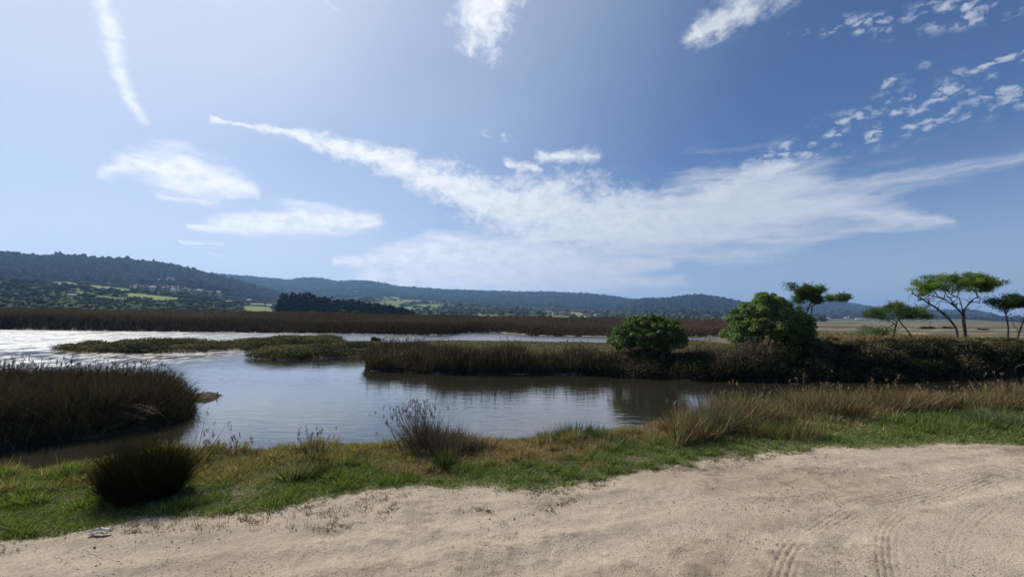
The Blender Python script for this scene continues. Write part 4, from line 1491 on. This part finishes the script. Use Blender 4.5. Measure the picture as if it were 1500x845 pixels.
# scrub on the shaded right bank
def bank_scrub():
    parts = []
    g_ = np.random.default_rng(12)
    cl = []
    for i in range(260):
        px_ = g_.uniform(880, 1600); dd_ = g_.uniform(0.1, 2.6)
        b = on_z(px_, np.interp(px_, [880, 1000, 1100, 1270, 1400, 1560], [550, 556, 558, 557, 554, 556]), WZ)
        x, y = b[0], b[1] + dd_
        z = float(height(np.array([x]), np.array([y]))[0])
        if z < WZ - 0.05: continue
        if z > -0.1 and float(vnoise(np.array([px_ / 34.0]), np.array([0.5]), 77)[0]) < 0.5: continue
        r = g_.uniform(0.35, 0.85)
        r *= 0.75 if z > 0 else 1.0
        cl.append((np.array([x, y, z + r * 0.05]), np.array([r * 1.2, r, r * 0.7])))
    for i in range(70):
        px_ = g_.uniform(1120, 1330)
        b = on_z(px_, 557, WZ)
        x, y = b[0], b[1] + g_.uniform(-0.2, 3.2)
        z = max(-0.95, float(height(np.array([x]), np.array([y]))[0]))
        r = g_.uniform(0.35, 0.65)
        cl.append((np.array([x, y, z]), np.array([r * 1.2, r, r * 0.75])))
    for i in range(230):
        px_, py_ = g_.uniform(1090, 1540), g_.uniform(506, 556)
        ys = np.arange(16.5, 27, 0.1)
        pts = np.array([at_y(px_, py_, q) for q in ys])
        below = np.where(height(pts[:, 0], pts[:, 1]) > pts[:, 2])[0]
        if not len(below): continue
        c = pts[below[0]]
        r = g_.uniform(0.25, 0.5)
        cl.append((c, np.array([r * 1.2, r, r * 0.75])))
    for px_, py_, r in [(1205, 497, .45), (1219, 492, .35), (1180, 505, .7), (1240, 508, .5), (1288, 507, .35), (1310, 510, .35), (1465, 494, .3), (1460, 503, .5), (1420, 502, .5), (1500, 508, .6), (1380, 508, .45)]:
        c = at_y(px_, py_ + 8, 23)
        cl.append((c, np.array([r, r, r * 0.8])))
    pick = g_.random(len(cl)) < 0.26
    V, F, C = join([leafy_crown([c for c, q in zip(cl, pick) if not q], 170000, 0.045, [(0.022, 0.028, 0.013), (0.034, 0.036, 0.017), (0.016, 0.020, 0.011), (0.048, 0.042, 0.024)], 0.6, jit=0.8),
                    leafy_crown([c for c, q in zip(cl, pick) if q], 60000, 0.045, [(0.09, 0.075, 0.042), (0.065, 0.06, 0.03), (0.13, 0.105, 0.065)], 0.6, jit=0.8)])
    V[:, 2] = np.maximum(V[:, 2], WZ + 0.01)
    tag(mesh_np('bramble_scrub', V, F, M_BRAMBLE, C), 'dark tangled bramble scrub covering the shaded dune bank', 'scrub', kind='stuff')


bank_scrub()
cover(ISLAND, 90000, 0.25, 0.6, (0.02, 0.05), [(0.20, 0.16, 0.09), (0.15, 0.13, 0.07), (0.11, 0.10, 0.05), (0.25, 0.20, 0.12)],
      'straw coloured dune grass around the pines on the dune bank', 'dune_grass', M_DRY, 1.3, box=(9, 20, 46, 62), keep=lambda x, y, s: (x - 0.53 * y > 0) & (rng.random(len(x)) < 0.25 + sstep(30 - y, 0, 8)), lean=0.45, bend=0.12, cat='dune grass')


# ------------------------------------------------------------------ near bank grass
def bank_t(x, y):
    dr = seg_dist(x, y, ROADEDGE); dc = seg_dist(x, y, CREST)
    return dr / (dr + dc + 1e-6)


def near_cols(x, y, s):
    t = bank_t(x, y)
    n_ = fbm(x * 1.3, y * 1.3, 4, 81); n2 = fbm(x * 4.5, y * 4.5, 3, 82)
    px_, py_ = project(np.stack([x, y, 0 * x], -1))
    lim = np.interp(px_, [0, 300, 560, 800, 960, 1060, 1500], [0.74, 0.54, 0.36, 0.32, 0.36, 0.52, 0.74])
    dry = sstep(t + 1.0 * (n_ - 0.5) + 0.6 * (n2 - 0.5), lim - 0.12, lim + 0.2)
    dry = 0.06 + 0.9 * dry
    m_ = len(x)
    gcol_ = pal(m_, [(0.105, 0.170, 0.036), (0.14, 0.21, 0.05), (0.078, 0.13, 0.03), (0.19, 0.225, 0.075)], 0.2)
    olive = pal(m_, [(0.20, 0.18, 0.085), (0.28, 0.23, 0.12), (0.14, 0.15, 0.06), (0.36, 0.29, 0.17)], 0.22)
    rust = pal(m_, [(0.25, 0.175, 0.105), (0.32, 0.235, 0.145), (0.18, 0.13, 0.075), (0.38, 0.30, 0.195)], 0.22)
    rmix = (sstep(px_, 480, 650) * sstep(px_, 1120, 980) * sstep(n_, 0.3, 0.6))[:, None]
    d_ = olive * (1 - rmix) + rust * rmix
    pick = (rng.random(m_) < dry)[:, None]
    return np.where(pick, d_, gcol_)


def near_keep(x, y, s):
    rm_ = road_mask(x, y)
    n_ = fbm(x * 3.0, y * 3.0, 3, 85)
    return (rm_ < 0.02 - 0.16 * rng.random(len(x)) + 0.2 * (n_ - 0.5))


def near_h(x, y, s):
    t = bank_t(x, y)
    n_ = fbm(x * 2.0, y * 2.0, 3, 86)
    n3 = fbm(x * 7.0, y * 7.0, 2, 87)
    return (0.2 + 0.75 * n_ + 0.9 * sstep(n3, 0.55, 0.8)) * (0.6 + 0.6 * sstep(t, 0.1, 0.8))


def grass_area(poly_near, n, box, H0, H1, wd, label, **kw):
    return cover(NEAR, n, H0, H1, wd, near_cols, label, 'grass', M_GRASS, -0.45, box=box, keep=near_keep, lean=0.55, bend=0.03, cat='grass', hfun=near_h, zoff=-0.012, **kw)


grass_area(NEAR, 520000, (-7.5, 2.6, 3.0, 7.0), 0.06, 0.13, (0.004, 0.0085), 'short green and drying grass on the bank beside the track')
grass_area(NEAR, 300000, (3.0, 3.6, 15.0, 10.5), 0.07, 0.16, (0.006, 0.012), 'green grass strip along the far side of the track')

# sparse brown tufts straying onto the track edge
def stray():
    n_ = 9000
    x = rng.uniform(-4.5, 5.0, n_); y = rng.uniform(2.4, 5.2, n_)
    rm_ = road_mask(x, y)
    pat = fbm(x * 2.6, y * 2.6, 3, 95)
    px_, py_ = project(np.stack([x, y, 0 * x], -1))
    reach = np.interp(px_, [0, 300, 420, 600, 780, 900, 1500], [0.25, 0.3, 0.42, 0.55, 0.4, 0.18, 0.08])
    k = (rm_ > -0.1) & (rm_ < reach) & (pat > 0.46 + 0.1 * rm_ / reach)
    x, y = x[k], y[k]
    q = 14
    X = np.repeat(x, q) + rng.normal(size=len(x) * q) * 0.018; Y = np.repeat(y, q) + rng.normal(size=len(x) * q) * 0.018
    Z = height(X, Y)
    m_ = len(X)
    V, F, C = spikes(np.stack([X, Y, Z - 0.004], 1), upright(m_, 1.1), rng.uniform(0.015, 0.05, m_), rng.uniform(0.003, 0.006, m_),
                     pal(m_, [(0.20, 0.15, 0.085), (0.12, 0.115, 0.05), (0.26, 0.19, 0.12), (0.09, 0.10, 0.035)], 0.25))
    tag(mesh_np('stray_grass', V, F, M_DRY, C), 'thin brown grass tufts scattered over the sandy track edge', 'grass', kind='stuff')


stray()

# tall straw grass on the right, along the water
RIGHT_CREST = CREST[12:]


def tall_keep(x, y, s):
    px_, py_ = project(np.stack([x, y, 0 * x], -1))
    return (seg_dist(x, y, CREST) < 0.25 + 0.75 * fbm(x * .9, y * .9, 3, 33) + 0.25 * sstep(px_, 1150, 1020)) & (px_ > 985)


cover(NEAR, 130000, 0.30, 0.56, (0.006, 0.013), [(0.23, 0.155, 0.085), (0.18, 0.12, 0.07), (0.30, 0.22, 0.13), (0.14, 0.105, 0.06), (0.11, 0.13, 0.05), (0.08, 0.10, 0.04)],
      'tall straw coloured grass along the water beyond the track', 'tall_grass', M_DRY, -0.5, box=(2.0, 5.0, 16, 11.5), keep=tall_keep, lean=0.38, bend=0.12, cat='grass',
      hfun=lambda x, y, s: 0.28 + 0.85 * sstep(fbm(x * 1.1, y * 1.1, 4, 34, .6), 0.25, 0.75), extra=plumes(0.03, 0.07, [(0.27, 0.20, 0.13), (0.22, 0.16, 0.11)], 6, (0.005, 0.010)))


# ------------------------------------------------------------------ single plants on the near bank
def tussock(name, px, py, rpx, hpx, label, cat, n, palette, wd, spread=0.5, mat=M_REED, zg=None, plume=None, squash=0.6, group=None, loose=1.0, hvar=(0.35, 1.05)):
    p = on_z(px, py, 0.0 if zg is None else zg)
    gz_ = float(height(np.array([p[0]]), np.array([p[1]]))[0])
    p[2] = gz_
    sc = p[1] / FPX
    r, h = rpx * sc, hpx * sc
    o = thing(name, p, label, cat, group)
    a = rng.uniform(0, 2 * math.pi, n); q = r * np.sqrt(rng.random(n))
    g_ = np.random.default_rng(int(px * 7 + py))
    lc = np.stack([g_.uniform(-0.75, 0.75, 4), g_.uniform(-0.45, 0.45, 4)], 1); lc[0] = 0; lc *= loose
    ls = np.array([0.8, 0.62, 0.5, 0.45]); lt = g_.uniform(-0.25, 0.25, (4, 2)) * loose; lh = np.array([1.0, 0.85, 0.72, 0.6]) * g_.uniform(0.9, 1.1, 4)
    lk = rng.choice(4, n, p=[.42, .26, .18, .14])
    q = q * ls[lk]
    x, y = p[0] + q * np.cos(a) + lc[lk, 0] * r, p[1] + (q * np.sin(a) + lc[lk, 1] * r) * squash
    z = height(x, y)
    sp = spread * rng.uniform(0.1, 1.3, n)
    dv = np.stack([np.cos(a) * q / r * sp, np.sin(a) * q / r * sp, np.ones(n)], 1) + rng.normal(size=(n, 3)) * [0.24, 0.24, 0] + np.concatenate([lt[lk], np.zeros((n, 1))], 1)
    lob = 0.5 + 1.0 * vnoise(x / r * 1.6 + 9, y / r * 1.6 + 4, int(px))
    L = h * rng.uniform(*hvar, n) * (1.08 - 0.55 * (q / r) ** 1.5) * lob * lh[lk]
    P = np.stack([x, y, z - 0.02], 1)
    V, F, C = spikes(P, dv, L, rng.uniform(*wd, n), pal(n, palette, 0.25), bend=np.stack([np.cos(a), np.sin(a), 0 * a], 1) * (q / r * h * 0.16)[:, None] + rng.normal(size=(n, 3)) * [h * .1, h * .1, h * .02])
    mesh_np('stems', V, F, mat, C, parent=o)
    if plume:
        k = np.argsort(-L)[: int(n * plume[0])]
        T = V.reshape(-1, 5, 3)[k, 4]
        per = 8
        PP = np.repeat(T, per, 0) + rng.normal(size=(len(T) * per, 3)) * [0.005, 0.005, 0.02] - [0, 0, 0.035]
        d2 = rng.normal(size=(len(PP), 3)) * 0.35; d2[:, 2] = 1
        V, F, C = spikes(PP, d2, rng.uniform(0.02, 0.05, len(PP)), rng.uniform(0.004, 0.008, len(PP)), np.repeat(pal(len(T), plume[1], 0.2), per, 0))
        mesh_np('seed_head', V, F, mat, C, parent=o)['kind'] = 'stuff'
    return o


DKG = [(0.022, 0.030, 0.011), (0.016, 0.021, 0.010), (0.034, 0.038, 0.015), (0.04, 0.03, 0.02)]
tussock('rush_tussock', 216, 724, 42, 80, 'dark dense rush tussock standing alone on the green bank', 'rush', 14000, DKG + [(0.045, 0.035, 0.022)], (0.0022, 0.005), 0.5, squash=0.9)
GREYR = [(0.15, 0.115, 0.10), (0.11, 0.085, 0.07), (0.19, 0.15, 0.13), (0.09, 0.075, 0.05)]
tussock('reed_clump', 648, 658, 74, 62, 'large grey brown reed clump with seed heads at the water edge', 'reeds', 2400, GREYR, (0.004, 0.009), 0.36, loose=0.3, hvar=(0.4, 1.05), plume=(0.05, [(0.13, 0.10, 0.09)]))
tussock('reed_clump', 455, 668, 22, 40, 'small reed tuft left of the large reed clump at the water edge', 'reeds', 170, GREYR, (0.005, 0.009), 0.4, plume=(0.12, [(0.13, 0.10, 0.09)]))
tussock('reed_clump', 352, 668, 34, 30, 'thin row of short grey reeds between the tussock and the small reed tuft', 'reeds', 150, GREYR, (0.005, 0.009), 0.4, plume=(0.15, [(0.13, 0.10, 0.09)]))
tussock('reed_clump', 283, 676, 24, 52, 'loose tall reed stalks close to the dark rush tussock', 'reeds', 70, GREYR, (0.005, 0.009), 0.5, plume=(0.2, [(0.13, 0.10, 0.09)]))
tussock('reed_clump', 715, 658, 16, 34, 'few thin reed stalks right of the large reed clump', 'reeds', 40, GREYR, (0.005, 0.008), 0.6)
tussock('rush_tussock', 1030, 634, 46, 62, 'fan of thin mauve grey rushes in front of the straw grass', 'rush', 900, [(0.20, 0.16, 0.15), (0.12, 0.12, 0.07), (0.25, 0.20, 0.18), (0.08, 0.09, 0.04)], (0.004, 0.008), 0.7)
tussock('rush_tussock', 1150, 640, 50, 46, 'green and straw tussock at the start of the straw grass', 'rush', 900, [(0.14, 0.13, 0.055), (0.09, 0.105, 0.04), (0.22, 0.17, 0.09)], (0.004, 0.009), 0.7, mat=M_DRY)
tussock('grass_tuft', 92, 700, 14, 34, 'pale thin grass tuft at the water edge left of the rush tussock', 'grass tuft', 60, [(0.22, 0.21, 0.12), (0.14, 0.16, 0.07)], (0.003, 0.006), 0.8, mat=M_DRY)
tussock('grass_tuft', 30, 704, 16, 26, 'pale grass tuft nearest the frame edge beside the water', 'grass tuft', 60, [(0.22, 0.21, 0.12), (0.14, 0.16, 0.07)], (0.003, 0.006), 0.8, mat=M_DRY)


def low_plant(px, py, rpx, hpx, label, n, palette, wd=(0.006, 0.013), mat=M_GRASS, spread=1.5):
    return tussock('low_plant', px, py, rpx, hpx, label, 'plant', n, palette, wd, spread, mat, squash=0.7, hvar=(0.3, 1.1))


low_plant(838, 645, 66, 22, 'low dark green creeping shrub at the top of the bank by the water', 2600, [(0.05, 0.10, 0.035), (0.07, 0.125, 0.04), (0.035, 0.07, 0.028)])
low_plant(657, 684, 17, 34, 'small dark weed in front of the large reed clump', 700, [(0.05, 0.07, 0.025), (0.07, 0.085, 0.035)], (0.004, 0.009))
low_plant(425, 697, 28, 30, 'grey green weed on the dry bank below the small reed tuft', 700, [(0.15, 0.17, 0.10), (0.10, 0.125, 0.06), (0.20, 0.20, 0.13)], (0.004, 0.009))
low_plant(487, 694, 30, 20, 'dark flat plant on the dry bank right of the grey green weed', 800, [(0.05, 0.065, 0.02), (0.08, 0.085, 0.035)], (0.004, 0.009))
low_plant(1350, 625, 74, 22, 'wide yellow green leafy mound between the straw grass and the track', 6000, [(0.14, 0.165, 0.04), (0.10, 0.135, 0.035), (0.18, 0.185, 0.06), (0.06, 0.09, 0.026)], (0.005, 0.012), spread=1.4)
low_plant(1474, 624, 44, 28, 'pale green leafy plant at the right end of the bank', 3600, [(0.12, 0.155, 0.06), (0.09, 0.125, 0.045), (0.16, 0.18, 0.09)], (0.005, 0.012), spread=1.4)


# dead brown spray hanging from the left island, mud clump and stub on the spit
def dead_spray(name, label, Y, paths, r0, mat, cat, twigs=0, seed=0, ln=0.25):
    g_ = np.random.default_rng(seed)
    base = at_y(*paths[0][0], Y)
    o = thing(name, base, label, cat)
    for p in paths:
        pts = curve_pts([at_y(x, y, Y + g_.uniform(-.15, .15)) for x, y in p], 14)
        tub = [tube(pts, np.linspace(r0, r0 * 0.35, 14), 6)]
        for i in range(twigs):
            j = int(g_.integers(3, 14))
            d = g_.normal(size=3) * [1, .7, .5]; d /= np.linalg.norm(d)
            L = ln * g_.uniform(0.4, 1.2)
            e = pts[min(j, 13)]
            tub.append(tube([e, e + d * L * 0.5 + [0, 0, .03], e + d * L], np.array([.4, .28, .1]) * r0, 4))
        V, F = join2(tub); mesh_np('limb', V, F, mat, None, True, parent=o)
    return o


M_BROWN = solid_mat('dead_stalk', (0.22, 0.15, 0.10), 0.95, 30, 0.3, 0.3)
dead_spray('dead_branch', 'feathery dead brown branch hanging off the dark reed island', 9.6,
           [[(212, 612), (180, 604), (150, 602), (118, 607)], [(214, 614), (190, 610), (165, 612), (140, 618)], [(222, 600), (205, 604), (190, 613), (182, 622)], [(226, 606), (206, 598), (176, 594)], [(240, 610), (226, 600), (206, 592)]], 0.006, M_BROWN, 'branch', 34, 3, 0.2)
dead_spray('fallen_tree', 'bleached fallen branches lying on the shaded dune bank', 20.6,
           [[(1452, 548), (1420, 541), (1395, 538), (1372, 532)], [(1440, 552), (1410, 548), (1385, 540), (1368, 535)], [(1382, 523), (1374, 529), (1366, 535)], [(1450, 540), (1425, 536), (1405, 540), (1390, 541)], [(1470, 552), (1440, 546), (1412, 543)]], 0.035, M_DEAD, 'fallen tree', 14, 5, 0.8)
dead_spray('bent_branch', 'pale bent bare branch arching at the edge of the dune bank', 19.4,
           [[(1500, 533), (1491, 536), (1486, 543), (1488, 550), (1496, 558)]], 0.032, M_DEAD, 'branch')

# ducks etc.
def duck(px, py, Y, L, label):
    p = at_y(px, py, Y)
    o = thing('duck', (p[0], p[1], WZ), label, 'duck')
    import bmesh
    prof_pts = [(-0.62, 0.22, 0.01), (-0.5, 0.17, 0.09), (-0.3, 0.13, 0.17), (0, 0.11, 0.21), (0.25, 0.13, 0.19), (0.42, 0.2, 0.11), (0.46, 0.32, 0.07), (0.47, 0.44, 0.075), (0.50, 0.50, 0.085), (0.58, 0.50, 0.07), (0.63, 0.485, 0.03), (0.72, 0.47, 0.02), (0.74, 0.465, 0.004)]
    V, F = tube([np.array([a * L, 0, b * L + 0.0]) for a, b, c in prof_pts], [c * L for a, b, c in prof_pts], 12)
    b = mesh_np('body', V, F, M_DUCK, None, True); b.parent = o
    Vw_, Fw_ = tube([np.array([-0.5 * L, -0.13 * L, 0.2 * L]), np.array([-0.2 * L, -0.19 * L, 0.17 * L]), np.array([0.2 * L, -0.17 * L, 0.16 * L])], [0.01 * L, 0.07 * L, 0.03 * L], 8)
    w_ = mesh_np('wing', Vw_, Fw_, M_DUCK, None, True); w_.parent = o
    return o


d_ = duck(826, 500.5, 43.0, 0.75, 'dark duck floating on the strip of water behind the middle island')


def stub():
    p = on_z(318, 578, -0.93)
    o = thing('wooden_stub', p, 'tiny dark wooden stub sticking up from the muddy spit', 'stub')
    V, F = tube([p + [0, 0, -.1], p + [0.005, 0, 0.06], p + [0.03, 0, 0.10]], [0.018, 0.015, 0.012], 7)
    mesh_np('post', V, F, M_BARK, None, True, parent=o)


stub()
cover(SPIT, 7000, 0.03, 0.09, (0.01, 0.02), [(0.05, 0.05, 0.02), (0.08, 0.07, 0.03)], 'dark seaweed clinging to the muddy spit', 'seaweed', M_LEAF, 0.02, lean=0.9, cat='seaweed')


# crumpled litter on the sand
def litter():
    p = on_z(145, 784, 0.0)
    gz_ = float(height(np.array([p[0]]), np.array([p[1]]))[0])
    n_ = 16
    u, v = np.meshgrid(np.linspace(-1, 1, n_), np.linspace(-1, 1, n_), indexing='ij')
    x = u * 0.062 + 0.012 * (vnoise(u * 3, v * 3, 1) - .5); y = v * 0.03 * (1 - 0.3 * u * u) + 0.012 * (vnoise(u * 3, v * 3, 2) - .5)
    z = 0.012 + 0.028 * vnoise(u * 2.2 + 5, v * 2.2, 3) + 0.012 * vnoise(u * 5, v * 5, 4) + 0.010 * (v > 0.4)
    yaw = 0.3
    X = p[0] + x * math.cos(yaw) - y * math.sin(yaw); Y = p[1] + x * math.sin(yaw) + y * math.cos(yaw)
    i = (np.arange(n_ - 1)[:, None] * n_ + np.arange(n_ - 1)[None]).ravel()
    F = np.stack([i, i + n_, i + n_ + 1, i + 1], 1)
    o = mesh_np('crumpled_wrapper', np.stack([X, Y, gz_ + z], -1).reshape(-1, 3), F, M_PAPER)
    md = o.modifiers.new('thick', 'SOLIDIFY'); md.thickness = 0.004
    tag(o, 'crumpled pale paper wrapper lying on the sand beside the grass', 'litter')


litter()


# loose grit on the track
def grit():
    n_ = 26000
    x = rng.uniform(-4.5, 7.5, n_); y = 1.6 + 4.6 * rng.random(n_) ** 1.5
    pat = fbm(x * 1.1 + 9, y * 1.6, 4, 97)
    k = (road_mask(x, y) > 0.05) & (rng.random(n_) < sstep(pat, 0.42, 0.66) + 0.06)
    x, y = x[k], y[k]
    z = height(x, y) + 0.006
    m_ = len(x)
    r = 0.002 + 0.0052 * rng.random(m_) ** 3.5
    P = np.stack([x, y, z - r * 0.3], 1)
    V, F, C = blob_trees(P, r, r * 1.5, pal(m_, [(0.30, 0.25, 0.19), (0.16, 0.13, 0.10), (0.42, 0.36, 0.28), (0.09, 0.08, 0.065)], 0.25), 0.2)
    tag(mesh_np('gravel', V, F, M_FAR, C), 'loose grit and small stones on the dirt track', 'gravel', kind='stuff')


grit()

# ------------------------------------------------------------------ air
def haze():
    m = bpy.data.materials.new('haze_air'); m.use_nodes = True
    t = m.node_tree; t.nodes.clear()
    pv = t.nodes.new('ShaderNodeVolumePrincipled')
    pv.inputs['Color'].default_value = (0.36, 0.60, 1.0, 1)
    pv.inputs['Density'].default_value = HAZE_DENSITY
    pv.inputs['Anisotropy'].default_value = 0.3
    out = t.nodes.new('ShaderNodeOutputMaterial')
    t.links.new(pv.outputs[0], out.inputs['Volume'])
    x0, x1, y0, y1, z0, z1 = -9800, 9800, -9800, 9800, -4.0, 460.0
    Vh = np.array([[x, y, z] for z in (z0, z1) for y in (y0, y1) for x in (x0, x1)])
    Fh = np.array([[0, 2, 3, 1], [4, 5, 7, 6], [0, 1, 5, 4], [2, 6, 7, 3], [0, 4, 6, 2], [1, 3, 7, 5]])
    o = mesh_np('haze', Vh, Fh, m)
    tag(o, 'pale blue air haze fading the distant hills', 'haze', kind='stuff')


if HAZE_DENSITY > 0:
    haze()
